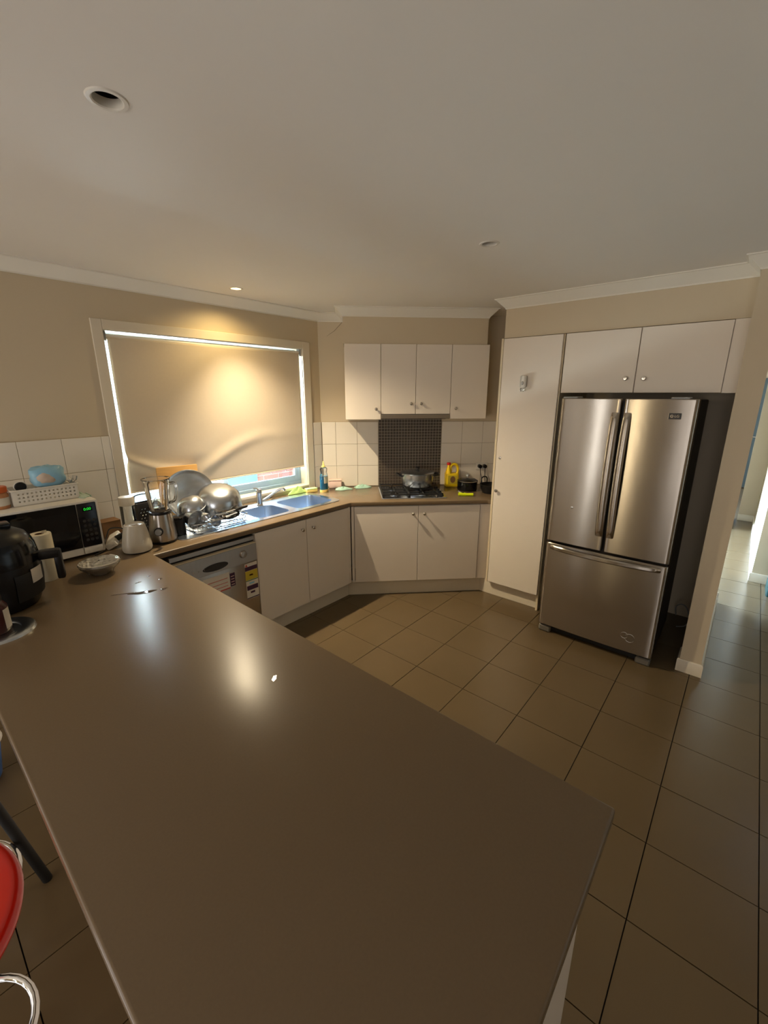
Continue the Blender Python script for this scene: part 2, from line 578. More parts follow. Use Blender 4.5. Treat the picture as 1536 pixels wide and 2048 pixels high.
# corner wall, local x runs along it from the window-wall corner
LC = (XD, YW, 0)


def corner_pt(x, y=0.0, z=0.0):
    return Vector(LC) + u * x - nv * y + Vector((0, 0, z))


def on_corner(Xw):
    return (Xw - XD) * S2


gb = MB().box(0.004, on_corner(4.10), -0.004, 0.0, 0.9, 1.542)
obj('grout_bed', gb, 'wgrout', wall_corner, loc=LC, rotz=R(-45))
cols = [0.006, on_corner(2.939), on_corner(3.087), on_corner(3.234)]
cols2 = [on_corner(3.682), on_corner(3.829), on_corner(3.978), on_corner(4.09)]
for cc in (cols, cols2):
    for a, b in zip(cc[:-1], cc[1:]):
        for z0, z1 in zip(TZ[:-1], TZ[1:]):
            p = corner_pt(a, 0.003, z0)
            wall_tile(wall_corner, b - a, z1 - z0, p, R(-45))
# mosaic panel behind the hob: tiles only a few pixels wide, kept as one piece of real geometry
m0, m1, mz0, mz1 = on_corner(3.236), on_corner(3.680), 0.902, 1.66
obj('mosaic_grout', MB().box(m0, m1, -0.006, -0.003, mz0, mz1), 'mgrout', wall_corner, loc=LC, rotz=R(-45))
mos = MB()
nx = 22
pit = (m1 - m0) / nx
nz = int((mz1 - mz0) / pit)
for i in range(nx):
    for j in range(nz):
        mos.box(m0 + i * pit + 0.0022, m0 + (i + 1) * pit - 0.0022, -0.0095, -0.005, mz0 + j * pit + 0.0022, mz0 + (j + 1) * pit - 0.0022)
obj('mosaic', mos, 'mosaic', wall_corner, 'stuff', loc=LC, rotz=R(-45), label='dark brown glass mosaic behind the hob')
# hairline crack running down from the cornice of the corner wall
cp = [corner_pt(0.225, 0.001, 2.436), corner_pt(0.19, 0.001, 2.40), corner_pt(0.15, 0.001, 2.36), corner_pt(0.11, 0.001, 2.335), corner_pt(0.08, 0.001, 2.315)]
obj('crack', MB().tube(cp, [0.0016, 0.0014, 0.0012, 0.0009, 0.0005], 6), 'dark_gap', wall_corner)

# ------------------------------------------------------------------ kitchen window
win = struct('window_1', MB().box(WX0 - 0.001, WX1 + 0.001, 3.20, 3.32, WZ0 - 0.02, WZ0 + 0.004, 0.003), 'trim')
fy0, fy1 = 3.31, 3.37
fr = MB()
fr.box(WX0, WX1, fy0, fy1, WZ0 + 0.004, WZ0 + 0.034, 0.003).box(WX0, WX1, fy0, fy1, WZ1 - 0.012, WZ1, 0.003)
fr.box(WX0, WX0 + 0.014, fy0, fy1, WZ0 + 0.034, WZ1 - 0.012, 0.003).box(WX1 - 0.03, WX1, fy0, fy1, WZ0 + 0.034, WZ1 - 0.012, 0.003)
obj('frame', fr, 'alu', win)
for x0, x1, yy in ((WX0 + 0.014, 1.872, 3.352), (1.826, WX1 - 0.03, 3.328)):
    s = MB()
    za, zb = WZ0 + 0.034, WZ1 - 0.012
    wl = 0.02 if x0 < 1.5 else 0.04
    s.box(x0, x0 + wl, yy - 0.011, yy + 0.011, za, zb, 0.002).box(x1 - 0.04, x1, yy - 0.011, yy + 0.011, za, zb, 0.002)
    s.box(x0 + wl, x1 - 0.04, yy - 0.011, yy + 0.011, za, za + 0.055, 0.002).box(x0 + wl, x1 - 0.04, yy - 0.011, yy + 0.011, zb - 0.016, zb, 0.002)
    so = obj('sash', s, 'alu', win)
    obj('pane', MB().box(x0 + wl, x1 - 0.04, yy - 0.002, yy + 0.002, za + 0.055, zb - 0.016), 'glass', so)
# architrave boards
AW = 0.062
for b in ((WX0 - AW, WX0, WZ0 - 0.05, WZ1 + AW), (WX1, WX1 + AW + 0.018, WZ0 - 0.05, WZ1 + AW), (WX0, WX1, WZ1, WZ1 + AW)):
    obj('architrave', MB().box(b[0], b[1], YW - 0.014, YW + 0.002, b[2], b[3], 0.003), 'trim', win)
# reveal lining
obj('reveal', MB().box(WX0 - 0.002, WX0 + 0.004, YW, fy0, WZ0, WZ1).box(WX1 - 0.004, WX1 + 0.002, YW, fy0, WZ0, WZ1).box(WX0, WX1, YW, fy0, WZ1 - 0.004, WZ1 + 0.002), 'trim', win)

# roller blind hanging in the reveal
bl = thing('roller_blind', 'beige roller blind pulled down over the kitchen window, buckled at its hem', 'blind', (1.86, 3.245, 2.155))
bx0, bx1 = -0.776, 0.757
fab = MB()
NX, NZ = 90, 70
ztop, zbot = 0.0, -1.018


def fab_y(x, z):
    t = (z - ztop) / (zbot - ztop)
    X = x + 1.86
    y = -0.020 + 0.006 * math.sin(2.2 * X + 0.4) * t
    # the cutting board pushes the hem out at X ~ 1.55 and creases run up and away from it
    d = X - 1.57
    tip = math.exp(-(d / 0.10) ** 2) * max(0, (t - 0.78) / 0.22)
    y += 0.030 * tip
    zl = 1.23 + 0.55 * max(0, -d - 0.02) ** 1.5 + 0.02
    if d < 0:
        zz = 2.155 + z
        c = 1.20 + 0.62 * (d * d)                    # crease line on the left of the board
        y -= 0.030 * math.exp(-((zz - c - 0.03) / 0.035) ** 2) * min(1, -d / 0.15)
        if zz < c + 0.03:
            y += 0.012 * min(1, (c + 0.03 - zz) / 0.08)
    else:
        zz = 2.155 + z
        c = 1.20 + 0.26 * math.sin(min(1.0, d / 0.75) * PI * 0.55)
        y -= 0.016 * math.exp(-((zz - c) / 0.05) ** 2) * math.exp(-(d / 0.6) ** 2)
    y += 0.008 * math.sin(9 * X - 3 * z) * t * t * t * 0.5
    return y


for j in range(NZ + 1):
    for i in range(NX + 1):
        x = bx0 + (bx1 - bx0) * i / NX
        z = ztop + (zbot - ztop) * j / NZ
        fab.v.append((x, fab_y(x, z), z))
for j in range(NZ):
    for i in range(NX):
        a = j * (NX + 1) + i
        fab.f.append((a, a + 1, a + NX + 2, a + NX + 1))
fo = obj('fabric', fab, 'blind', bl, sharp=80)
md = fo.modifiers.new('thickness', 'SOLIDIFY')
md.thickness = 0.0012
hem = MB()
hp = [(bx0 + (bx1 - bx0) * i / 30, fab_y(bx0 + (bx1 - bx0) * i / 30, zbot), zbot) for i in range(31)]
hem.tube(hp, 0.006, 8)
obj('bottom_rail', hem, 'blind', bl)
obj('roller', MB().cyl((bx0 - 0.004, 0, 0), (bx1 + 0.002, 0, 0), 0.020, n=20), 'white', bl)
for x in (bx0 - 0.012, bx1 + 0.012):
    obj('bracket', MB().box(x - 0.008, x + 0.008, -0.024, 0.024, -0.026, 0.036, 0.003), 'greyp', bl)

# glazed door of the living area behind the camera and the side-room window
for nm, x0, x1, y, z0, z1 in (('window_2', -3.2, -1.2, 3.185, 0.0, 2.15), ('window_3', 5.0, 7.4, 2.45, 0.4, 2.2)):
    f = MB()
    t = 0.05
    f.box(x0, x1, y - 0.03, y + 0.03, z0, z0 + t).box(x0, x1, y - 0.03, y + 0.03, z1 - t, z1)
    for x in (x0, (x0 + x1) / 2 - t / 2, x1 - t):
        f.box(x, x + t, y - 0.03, y + 0.03, z0 + t, z1 - t)
    struct(nm, f, 'alu')

# ------------------------------------------------------------------ outside the kitchen window
ow = struct('outside_wall', MB().box(2.62, 6.2, 4.81, 5.0, -0.12, 1.9), 'mortar')
bmesh_b = mesh_of('brick', MB().box(-0.113, 0.113, -0.006, 0.03, -0.037, 0.037, 0.004), 'brick')
for r_ in range(7, 20):
    for c_ in range(8):
        obj('brick', bmesh_b, None, ow, loc=(2.74 + c_ * 0.238 + (0.119 if r_ % 2 else 0), 4.806, -0.05 + r_ * 0.086))
brest = MB()
for r_ in range(0, 23):
    for c_ in range(15):
        if not (7 <= r_ < 20 and c_ < 8):
            x = 2.74 + c_ * 0.238 + (0.119 if r_ % 2 else 0)
            if x < 6.05:
                brest.box(x - 0.113, x + 0.113, 4.80, 4.83, -0.087 + r_ * 0.086, -0.013 + r_ * 0.086)
obj('outlying_bricks', brest, 'brick', ow, 'stuff')
fn = thing('fence', 'blue-grey sheet fence outside the kitchen window, beside the brick wall', 'fence', (2.66, 4.7, -0.12))
obj('sheet', MB().box(0.0, 0.39, 0.0, 0.03, 0.0, 1.9), 'fence', fn)
obj('post', MB().box(-0.05, 0.0, -0.01, 0.04, 0.0, 1.95, 0.004), 'fence', fn)
struct('outside_ground', MB().box(-6, 9, 3.42, 9, -0.2, -0.12), 'ground')

# ------------------------------------------------------------------ downlights
LAB = ['unlit recessed downlight in the ceiling above the peninsula bench', 'unlit recessed downlight in the ceiling in front of the pantry', 'lit warm downlight in the ceiling above the window blind']
for i, (x, y) in enumerate(DL):
    t = thing('downlight', LAB[i], 'downlight', (x, y, ZC), 0, 'ceiling downlights')
    obj('rim', MB().lathe([(0.0345, 0.02), (0.0335, -0.001), (0.037, -0.0035), (0.046, -0.003), (0.049, 0.0), (0.0355, 0.001)], 32), 'white', t)
    obj('housing', MB().lathe([(0.0352, 0.0), (0.0352, 0.075), (0.0, 0.075)], 32), 'can', t)
    if i == 2:
        obj('bulb', MB().lathe([(0.0, 0.006), (0.016, 0.007), (0.024, 0.011), (0.026, 0.016), (0.018, 0.05), (0, 0.05)], 24), 'lamp', t)
        ax = Vector((0.19, -0.33, -1.0)).to_track_quat('-Z', 'Y').to_euler()
        light('downlight_beam', 'SPOT', (x, y, ZC - 0.004), ax, 285, (1.0, 0.84, 0.60), spot_size=R(112), spot_blend=1.0, shadow_soft_size=0.02)
        light('downlight_spill', 'SPOT', (x, y, ZC - 0.004), (0, 0, 0), 22, (1.0, 0.74, 0.34), spot_size=R(150), spot_blend=0.8, shadow_soft_size=0.02)
    else:
        obj('bulb', MB().lathe([(0.0, 0.022), (0.016, 0.024), (0.025, 0.030), (0.027, 0.034), (0.018, 0.065), (0, 0.065)], 24), 'lens', t)


# ------------------------------------------------------------------ cabinets
def knob(parent, x, y, z, r=0.014, m='knob'):
    mx = Matrix.Translation((x, y, z)) @ Matrix.Rotation(R(90), 4, 'X')
    return obj('knob', MB().lathe([(0.0, 0.0), (0.008, 0.0), (0.006, 0.010), (0.007, 0.014), (r, 0.019), (r, 0.025), (r * 0.75, 0.029), (0, 0.030)], 20, mx), m, parent)


def door_leaf(parent, x0, x1, z0, z1, kx=None, kz=None, yf=0.0, th=0.018):
    g = 0.0018
    d = obj('door', MB().box(x0 + g, x1 - g, yf, yf + th, z0 + g, z1 - g, 0.0016), 'cab', parent)
    if kx is not None:
        knob(d, kx, yf, kz)
    return d


# sink cupboard (window wall run)
t = thing('base_cabinet', 'cream two-door cupboard under the kitchen sink, beside the dishwasher', 'cabinet', (1.602, 2.556, 0), 0, 'base cupboards')
W_ = 0.948
obj('carcass', MB().box(0, 0.016, 0.0195, 0.60, 0.146, 0.858).box(W_ - 0.026, W_ - 0.01, 0.0195, 0.60, 0.146, 0.858).box(0.016, W_ - 0.026, 0.0195, 0.60, 0.146, 0.162).box(0.016, W_ - 0.026, 0.59, 0.60, 0.162, 0.858), 'cab', t)
door_leaf(t, 0.0, 0.462, 0.140, 0.856, 0.415, 0.782)
door_leaf(t, 0.462, 0.930, 0.140, 0.856, 0.525, 0.778)
obj('filler_panel', MB().box(0.931, 0.956, 0.004, 0.022, 0.142, 0.856), 'cab', t)
obj('kickboard', MB().box(0.0, 0.963, 0.051, 0.067, 0.0, 0.139, 0.001), 'trim', t)

# hob cupboard (corner run)
OC = Vector((2.553, 2.544, 0))


def cpt(x, y, z=0.0):
    """point over the corner bench: x along its front edge, y towards the wall"""
    return OC + u * x + nv * y + Vector((0, 0, z))


t = thing('base_cabinet', 'cream two-door cupboard under the gas hob, with a diagonal shadow', 'cabinet', cpt(0.0, 0.012), R(-45), 'base cupboards')
obj('carcass', MB().box(0.03, 1.17, 0.0195, 0.60, 0.146, 0.858), 'cab', t)
obj('filler_panel', MB().box(0.001, 0.024, 0.003, 0.021, 0.142, 0.856), 'cab', t)
door_leaf(t, 0.026, 0.594, 0.142, 0.856, 0.545, 0.784)
door_leaf(t, 0.594, 1.150, 0.142, 0.856, 0.646, 0.783)
obj('filler_panel', MB().box(1.152, 1.262, 0.003, 0.021, 0.142, 0.856), 'cab', t)
obj('kickboard', MB().box(-0.036, 1.205, 0.042, 0.056, 0.0, 0.139, 0.001), 'trim', t)

# overhead cupboards above the hob
OHO = corner_pt(0, 0.0) - u * 0.0
oy = (DW - 5.588) / S2
x_of = lambda Xw: (Xw - 0.5 * (5.588 + (XD - YW))) * S2   # position along the front plane
tx = lambda Xw: (Xw - (XD - oy / S2)) * S2
t = thing('overhead_cabinet', 'cream overhead cupboard with four doors above the hob', 'cabinet', corner_pt(0, oy, 0), R(-45))
xa, xb, xc, xd_, xe_ = tx(2.777), tx(3.003), tx(3.224), tx(3.449), tx(3.688)
CZ = 2.222
obj('carcass', MB().box(xa + 0.002, xb, 0.019, oy - 0.012, 1.582, CZ - 0.003).box(xd_, xe_ - 0.002, 0.019, oy - 0.012, 1.582, CZ - 0.003).box(xb, xd_, 0.019, oy - 0.012, 1.64, CZ - 0.003), 'edge', t)
door_leaf(t, xa, xb, 1.578, CZ, xb - 0.045, 1.672)
door_leaf(t, xb, xc, 1.626, CZ, xc - 0.042, 1.718)
door_leaf(t, xc, xd_, 1.626, CZ, xc + 0.048, 1.718)
door_leaf(t, xd_, xe_, 1.582, CZ, xd_ + 0.048, 1.676)
# slide-out rangehood under the two middle doors
t = thing('rangehood', 'grey slide-out rangehood under the middle overhead doors', 'rangehood', corner_pt(0, oy, 0), R(-45))
obj('body', MB().box(xb + 0.004, xd_ - 0.004, 0.02, oy - 0.02, 1.585, 1.637, 0.002), 'greyp', t)
obj('front_lip', MB().box(xb + 0.003, xd_ - 0.003, -0.006, 0.018, 1.585, 1.624, 0.003), 'steel', t)
obj('filter', MB().box(xb + 0.03, xd_ - 0.03, 0.04, oy - 0.06, 1.580, 1.5845), 'dgrey', t)

# pantry (fridge wall), local x runs to the right, local y goes in
t = thing('pantry', 'tall cream pantry cupboard with one long door, left of the fridge', 'cabinet', (XF, 1.645, 0), R(-90))
PW = 0.487
obj('carcass', MB().box(0.0, 0.017, 0.002, 0.70, 0.143, 2.224).box(PW - 0.016, PW, 0.02, 0.70, 0.0, 2.224).box(0.017, PW - 0.016, 0.02, 0.60, 0.143, 2.22), 'edge', t)
d = door_leaf(t, 0.019, PW - 0.006, 0.146, 2.224, 0.051, 1.002)
mx = Matrix.Translation((0.057, 0.0, 1.283)) @ Matrix.Rotation(R(90), 4, 'X')
obj('lock', MB().lathe([(0, 0), (0.011, 0), (0.011, 0.004), (0.008, 0.006), (0, 0.006)], 16, mx), 'chrome', d)
obj('kickboard', MB().box(-0.088, PW - 0.017, 0.061, 0.077, 0.0, 0.142, 0.001), 'trim', t)
# white air freshener stuck on the pantry door
t = thing('air_freshener', 'small white air freshener stuck high on the pantry door', 'air freshener', (XF - 0.003, 1.431, 1.822), R(-90))
obj('body', MB().prism(rrect(-0.024, 0.024, -0.030, 0.0, 0.010), 0.028, 0.118, 0.008, 2), 'white', t)
obj('nozzle', MB().box(-0.020, 0.020, -0.028, 0.0, 0.0, 0.026, 0.005, 2), 'cglass', t)
obj('button', MB().sphere((0.0, -0.031, 0.062), 0.010, 12, (1, 0.4, 1.4)), 'greyp', t)

# overhead cupboard above the fridge
t = thing('overhead_cabinet', 'cream two-door overhead cupboard above the fridge', 'cabinet', (XF, 1.150, 0), R(-90))
obj('carcass', MB().box(0.0, 1.034, 0.0195, 0.60, 1.812, 2.224), 'cab', t)
door_leaf(t, 0.006, 0.484, 1.810, 2.224, 0.430, 1.905)
door_leaf(t, 0.486, 0.960, 1.810, 2.224, 0.540, 1.903)
obj('filler_panel', MB().box(0.962, 1.034, 0.002, 0.020, 1.810, 2.224), 'cab', t)

# ------------------------------------------------------------------ peninsula base and worktop
t = thing('peninsula_cabinet', 'cream panelled cabinet under the peninsula bench', 'cabinet', (0.1, 0.115, 0))
obj('end_panel', MB().box(0.24, 0.738, 0.0, 0.018, 0.0, 0.857, 0.001), 'cab', t)
obj('carcass', MB().box(0.25, 0.736, 0.0185, 2.40, 0.10, 0.857), 'cab', t)
obj('back_panel', MB().box(0.24, 0.2495, 0.0185, 3.09, 0.0, 0.857), 'cab', t)
obj('kickboard', MB().box(0.68, 0.696, 0.0185, 2.40, 0.0, 0.10), 'trim', t)

ctop = [(0.073, 0.09), (0.921, 0.09), (0.921, 2.544), (2.553, 2.544), (3.412, 1.685), (3.412, 1.647), (3.99, 1.647), (3.99, DW - 3.99 - 0.013), (XD - 0.006, YW - 0.009), (0.073, YW - 0.009)]
co = obj('worktop', MB().prism(ctop, 0.862, 0.9, 0.007, 3), 'counter')
tag(co, 'brown laminate worktop running from the peninsula round to the pantry', 'worktop')
SX0, SX1, SY0, SY1 = 1.13, 2.555, 2.655, 3.125
cut(co, [MB().prism(rrect(SX0 + 0.012, SX1 - 0.012, SY0 + 0.012, SY1 - 0.012, 0.05), 0.80, 0.95)])

# ------------------------------------------------------------------ sink
t = thing('sink', 'stainless steel double-bowl sink with drainer under the window', 'sink', (0, 0, 0.9))


def ring_plate(outer, holes, z0, z1):
    o = obj('rim', MB().prism(outer, z0, z1, 0.0015, 1), 'sink')
    cut(o, [MB().prism(h, z0 - 0.05, z1 + 0.05) for h in holes])
    return o


B1 = rrect(2.115, 2.505, 2.700, 3.035, 0.06, 6)
B2 = rrect(1.745, 2.045, 2.700, 3.005, 0.06, 6)
rim = ring_plate(rrect(SX0, SX1, SY0, SY1, 0.055, 6), [B1, B2], 0.0, 0.005)
rim.parent = t


def bowl(poly, depth):
    mb = MB()
    n = len(poly)
    cx = sum(p[0] for p in poly) / n
    cy = sum(p[1] for p in poly) / n
    rows = [(1.0, 0.004), (0.995, -0.006), (0.97, -depth + 0.04), (0.94, -depth + 0.012), (0.86, -depth), (0.12, -depth - 0.004)]
    for s_, z in rows:
        for p in poly:
            mb.v.append((cx + (p[0] - cx) * s_, cy + (p[1] - cy) * s_, z))
    for i in range(len(rows) - 1):
        for k in range(n):
            k2 = (k + 1) % n
            mb.f.append((i * n + k, i * n + k2, (i + 1) * n + k2, (i + 1) * n + k))
    mb.f.append(tuple((len(rows) - 1) * n + k for k in range(n)))
    return mb


for pl, dp in ((B1, 0.17), (B2, 0.13)):
    bo = obj('bowl', bowl(pl, dp), 'sink', t)
    cx = sum(p[0] for p in pl) / len(pl)
    cy = sum(p[1] for p in pl) / len(pl)
    obj('drain', MB().lathe([(0, 0.004), (0.02, 0.003), (0.036, 0.005), (0.038, 0.0)], 20, Matrix.Translation((cx, cy, -dp - 0.002))), 'chrome', bo)
for k in range(8):
    x = 1.20 + k * 0.065
    obj('drainer_rib', MB().tube([(x, 2.73, 0.005), (x, 3.05, 0.005)], 0.004, 8), 'sink', t)

# mixer tap
t = thing('mixer_tap', 'chrome mixer tap with angled spout behind the sink', 'tap', (1.985, 3.055, 0.905))
obj('body', MB().lathe([(0, 0), (0.030, 0), (0.030, 0.006), (0.024, 0.012), (0.023, 0.095), (0.025, 0.10), (0.025, 0.128), (0.021, 0.134), (0, 0.135)], 24), 'chrome', t)
sp = smooth_pts([(0.015, -0.012, 0.030), (0.06, -0.05, 0.065), (0.105, -0.09, 0.108), (0.135, -0.118, 0.131), (0.152, -0.135, 0.132), (0.160, -0.142, 0.118)], 5)
obj('spout', MB().tube(sp, 0.0095, 12), 'chrome', t)
obj('lever', MB().tube([(0, 0, 0.132), (-0.012, 0.012, 0.140), (-0.03, 0.03, 0.142)], 0.006, 8), 'chrome', t)

# ------------------------------------------------------------------ dishwasher
t = thing('dishwasher', 'stainless dishwasher with coloured stickers, under the bench left of the sink cupboard', 'dishwasher', (1.0, 2.548, 0))
obj('body', MB().box(0.004, 0.596, 0.03, 0.58, 0.09, 0.845), 'dgrey', t)
obj('top_strip', MB().box(0.004, 0.596, 0.012, 0.03, 0.812, 0.842, 0.002), 'steel', t)
dr = obj('door', MB().box(0.003, 0.597, 0.0, 0.028, 0.14, 0.795, 0.004, 2), 'steel', t)
obj('control_panel', MB().box(0.004, 0.596, -0.003, 0.0, 0.665, 0.790, 0.001), 'steel', dr)
mx = Matrix.Translation((0.285, -0.003, 0.705)) @ Matrix.Diagonal((1, 1, 0.28, 1)) @ Matrix.Rotation(R(90), 4, 'X')
obj('handle_recess', MB().lathe([(0, 0.001), (0.078, 0.001), (0.086, 0.004), (0.09, 0.0)], 32, mx), 'dgrey', dr)
mx = Matrix.Translation((0.49, -0.003, 0.735)) @ Matrix.Rotation(R(90), 4, 'X')
obj('dial', MB().lathe([(0, 0.016), (0.022, 0.015), (0.026, 0.010), (0.028, 0)], 24, mx), 'steel', dr)
for k in range(4):
    obj('button', MB().sphere((0.10 + 0.035 * k, -0.003, 0.71), 0.006, 10, (1, 0.5, 1)), 'steel', dr)
obj('top_edge', MB().box(0.003, 0.597, -0.004, 0.028, 0.791, 0.797, 0.001), 'edge', dr)
obj('kickboard', MB().box(0.004, 0.596, 0.055, 0.07, 0.0, 0.14), 'dgrey', t)


def sticker(x0, x1, z0, z1, m, y=-0.0006):
    return MB().box(x0, x1, y, 0.0, z0, z1), m


st = obj('sticker', *sticker(0.19, 0.375, 0.52, 0.64, 'paper', -0.0008), dr, label='white sticker with dark red lines')
for q, m in (((0.20, 0.36, 0.600, 0.6035), 'stred'), ((0.20, 0.36, 0.57, 0.5735), 'stred'), ((0.20, 0.36, 0.545, 0.5485), 'stred'), ((0.30, 0.375, 0.52, 0.528), 'stred')):
    a, _ = sticker(*q, m, -0.0014)
    obj('printed_line', a, m, st)
st = obj('sticker', *sticker(0.378, 0.415, 0.53, 0.625, 'purple', -0.0008), dr, label='dark purple sticker')
for k in range(4):
    a, _ = sticker(0.384, 0.409, 0.540 + k * 0.020, 0.544 + k * 0.020, 'paper', -0.0014)
    obj('printed_line', a, 'pink', st)
st = obj('sticker', *sticker(0.495, 0.592, 0.385, 0.655, 'paper', -0.0008), dr, label='tall energy-rating style sticker in purple, yellow and white bands')
for q, m in (((0.495, 0.592, 0.600, 0.630), 'purple'), ((0.495, 0.592, 0.530, 0.598), 'styel'), ((0.495, 0.592, 0.522, 0.528), 'stgrn'), ((0.52, 0.56, 0.498, 0.508), 'stblu'),
             ((0.499, 0.588, 0.452, 0.486), 'purple'), ((0.525, 0.56, 0.425, 0.440), 'purple'), ((0.495, 0.592, 0.388, 0.395), 'purple'), ((0.525, 0.555, 0.56, 0.57), 'orange')):
    a, _ = sticker(*q, m, -0.0014)
    obj('printed_band', a, m, st)
tri = MB().add([(0.497, -0.0014, 0.632), (0.517, -0.0014, 0.632), (0.507, -0.0014, 0.652), (0.497, -0.0008, 0.632), (0.517, -0.0008, 0.632), (0.507, -0.0008, 0.652)],
               [(0, 1, 2), (3, 5, 4), (0, 3, 4, 1), (1, 4, 5, 2), (2, 5, 3, 0)])
obj('warning_triangle', tri, 'stred', st)

# ------------------------------------------------------------------ fridge
FX = 3.10
t = thing('fridge', 'stainless french-door fridge with a bottom freezer drawer, in the alcove', 'fridge', (FX, 1.040, 0), R(-90))
FW = 0.778
obj('body', MB().box(0.012, FW - 0.012, 0.062, 0.74, 0.035, 1.765, 0.006), 'dgrey', t)
obj('base_grille', MB().box(0.03, FW - 0.03, 0.04, 0.09, 0.012, 0.055, 0.003), 'blackm', t)
for x in (0.05, FW - 0.05):
    obj('foot', MB().box(x - 0.045, x + 0.045, 0.012, 0.075, 0.0, 0.05, 0.008), 'footgrey', t)
for x in (0.05, FW - 0.10):
    obj('hinge_cover', MB().box(x - 0.045, x + 0.05, 0.02, 0.14, 1.766, 1.786, 0.004), 'greyp', t)


def fridge_door(x0, x1, z0, z1, rl=0.02, rr=0.02, bow=0.010):
    """front bowed in plan, vertical edges rounded"""
    pts = []
    N = 24
    cxm = FW / 2
    f = lambda x: -bow * (1 - ((x - cxm) / (FW / 2)) ** 2)
    for k in range(7):
        a = R(180 + 90 * k / 6)
        pts.append((x0 + rl + rl * math.cos(a), f(x0 + rl) + rl + rl * math.sin(a)))
    for k in range(1, N):
        x = x0 + rl + (x1 - rr - x0 - rl) * k / N
        pts.append((x, f(x)))
    for k in range(7):
        a = R(270 + 90 * k / 6)
        pts.append((x1 - rr + rr * math.cos(a), f(x1 - rr) + rr + rr * math.sin(a)))
    pts.append((x1, 0.060))
    pts.append((x0, 0.060))
    mb = MB()
    n = len(pts)
    zs = [z0, z0 + 0.004] + [z0 + 0.004 + (z1 - z0 - 0.008) * i / 12 for i in range(1, 12)] + [z1 - 0.004, z1]
    for j, z in enumerate(zs):
        ins = 0.004 if j in (0, len(zs) - 1) else 0.0
        for p in pts:
            mb.v.append((p[0], p[1] + (ins if p[1] < 0.04 else 0), z))
    for j in range(len(zs) - 1):
        for k in range(n):
            k2 = (k + 1) % n
            mb.f.append((j * n + k, j * n + k2, (j + 1) * n + k2, (j + 1) * n + k))
    mb.f.append(tuple(range(n)))
    mb.f.append(tuple((len(zs) - 1) * n + k for k in range(n)))
    return mb


dl = obj('door', fridge_door(0.0, 0.378, 0.756, 1.775, 0.022, 0.012), 'fridge', t)
drr = obj('door', fridge_door(0.394, FW, 0.756, 1.775, 0.012, 0.022), 'fridge', t)
dw = obj('freezer_drawer', fridge_door(0.0, FW, 0.068, 0.738, 0.022, 0.022), 'fridge', t)


def pull(x0, x1, zlo, zhi, side):
    """long flat curved handle standing off the door edge"""
    mb = MB()
    n = 28
    for i in range(n + 1):
        s_ = i / n
        z = zlo + (zhi - zlo) * s_
        off = 0.040 * math.sin(PI * s_) ** 0.55 if 0 < s_ < 1 else 0.0
        y = -0.011 - off
        wv = 1.0
        for x, dy in ((x0, 0.004), (x0 + (x1 - x0) * 0.25, -0.003), (x0 + (x1 - x0) * 0.75, -0.003), (x1, 0.004), (x1 - 0.004, 0.012), (x0 + 0.004, 0.012)):
            mb.v.append((x, y + dy, z))
    for i in range(n):
        for k in range(6):
            k2 = (k + 1) % 6
            mb.f.append((i * 6 + k, i * 6 + k2, (i + 1) * 6 + k2, (i + 1) * 6 + k))
    mb.f.append(tuple(range(6)))
    mb.f.append(tuple(n * 6 + k for k in range(6)))
    return mb


obj('handle', pull(0.328, 0.374, 0.86, 1.69, -1), 'fridge', dl)
obj('handle', pull(0.398, 0.444, 0.86, 1.69, 1), 'fridge', drr)
mb = MB()
n = 40
for i in range(n + 1):
    s_ = i / n
    x = 0.035 + (FW - 0.07) * s_
    off = 0.038 * math.sin(PI * s_) ** 0.6 if 0 < s_ < 1 else 0
    y = -0.010 * (1 - ((x - FW / 2) / (FW / 2)) ** 2) - off
    for z, dy in ((0.690, 0.003), (0.698, -0.003), (0.716, -0.003), (0.724, 0.003), (0.720, 0.010), (0.694, 0.010)):
        mb.v.append((x, y + dy, z))
for i in range(n):
    for k in range(6):
        k2 = (k + 1) % 6
        mb.f.append((i * 6 + k, i * 6 + k2, (i + 1) * 6 + k2, (i + 1) * 6 + k))
mb.f.append(tuple(range(6)))
mb.f.append(tuple(n * 6 + k for k in range(6)))
obj('handle', mb, 'fridge', dw)
# maker's badge with round emblem and two letters
bd = obj('badge', MB().box(0.640, 0.703, -0.012, 0.012, 1.660, 1.694, 0.002), 'dgrey', drr)
obj('badge_edge', MB().box(0.638, 0.6405, -0.0125, 0.012, 1.659, 1.695), 'chrome', drr)
mx = Matrix.Translation((0.656, -0.0122, 1.677)) @ Matrix.Rotation(R(90), 4, 'X')
obj('emblem', MB().lathe([(0.0055, 0), (0.0055, 0.001), (0.0085, 0.001), (0.0085, 0)], 20, mx).box(-0.0005 + 0.656, 0.6565, -0.0132, -0.012, 1.673, 1.681).box(0.656, 0.660, -0.0132, -0.012, 1.673, 1.6743), 'chrome', bd)


def text(name, s_, size, loc, rot, m, parent, ext=0.0006):
    cu = bpy.data.curves.new(name, 'FONT')
    cu.body = s_
    cu.size = size
    cu.extrude = ext
    cu.align_x = 'CENTER'
    cu.align_y = 'CENTER'
    tmp = bpy.data.objects.new(name, cu)
    C.objects.link(tmp)
    me = bpy.data.meshes.new_from_object(tmp.evaluated_get(bpy.context.evaluated_depsgraph_get()))
    bpy.data.objects.remove(tmp)
    me.materials.clear()
    me.materials.append(M[m])
    o = bpy.data.objects.new(name, me)
    C.objects.link(o)
    o.parent = parent
    o.location = loc
    o.rotation_euler = rot
    return o


text('letters', 'LG', 0.020, (0.682, -0.0126, 1.677), (R(90), 0, 0), 'chrome', bd)
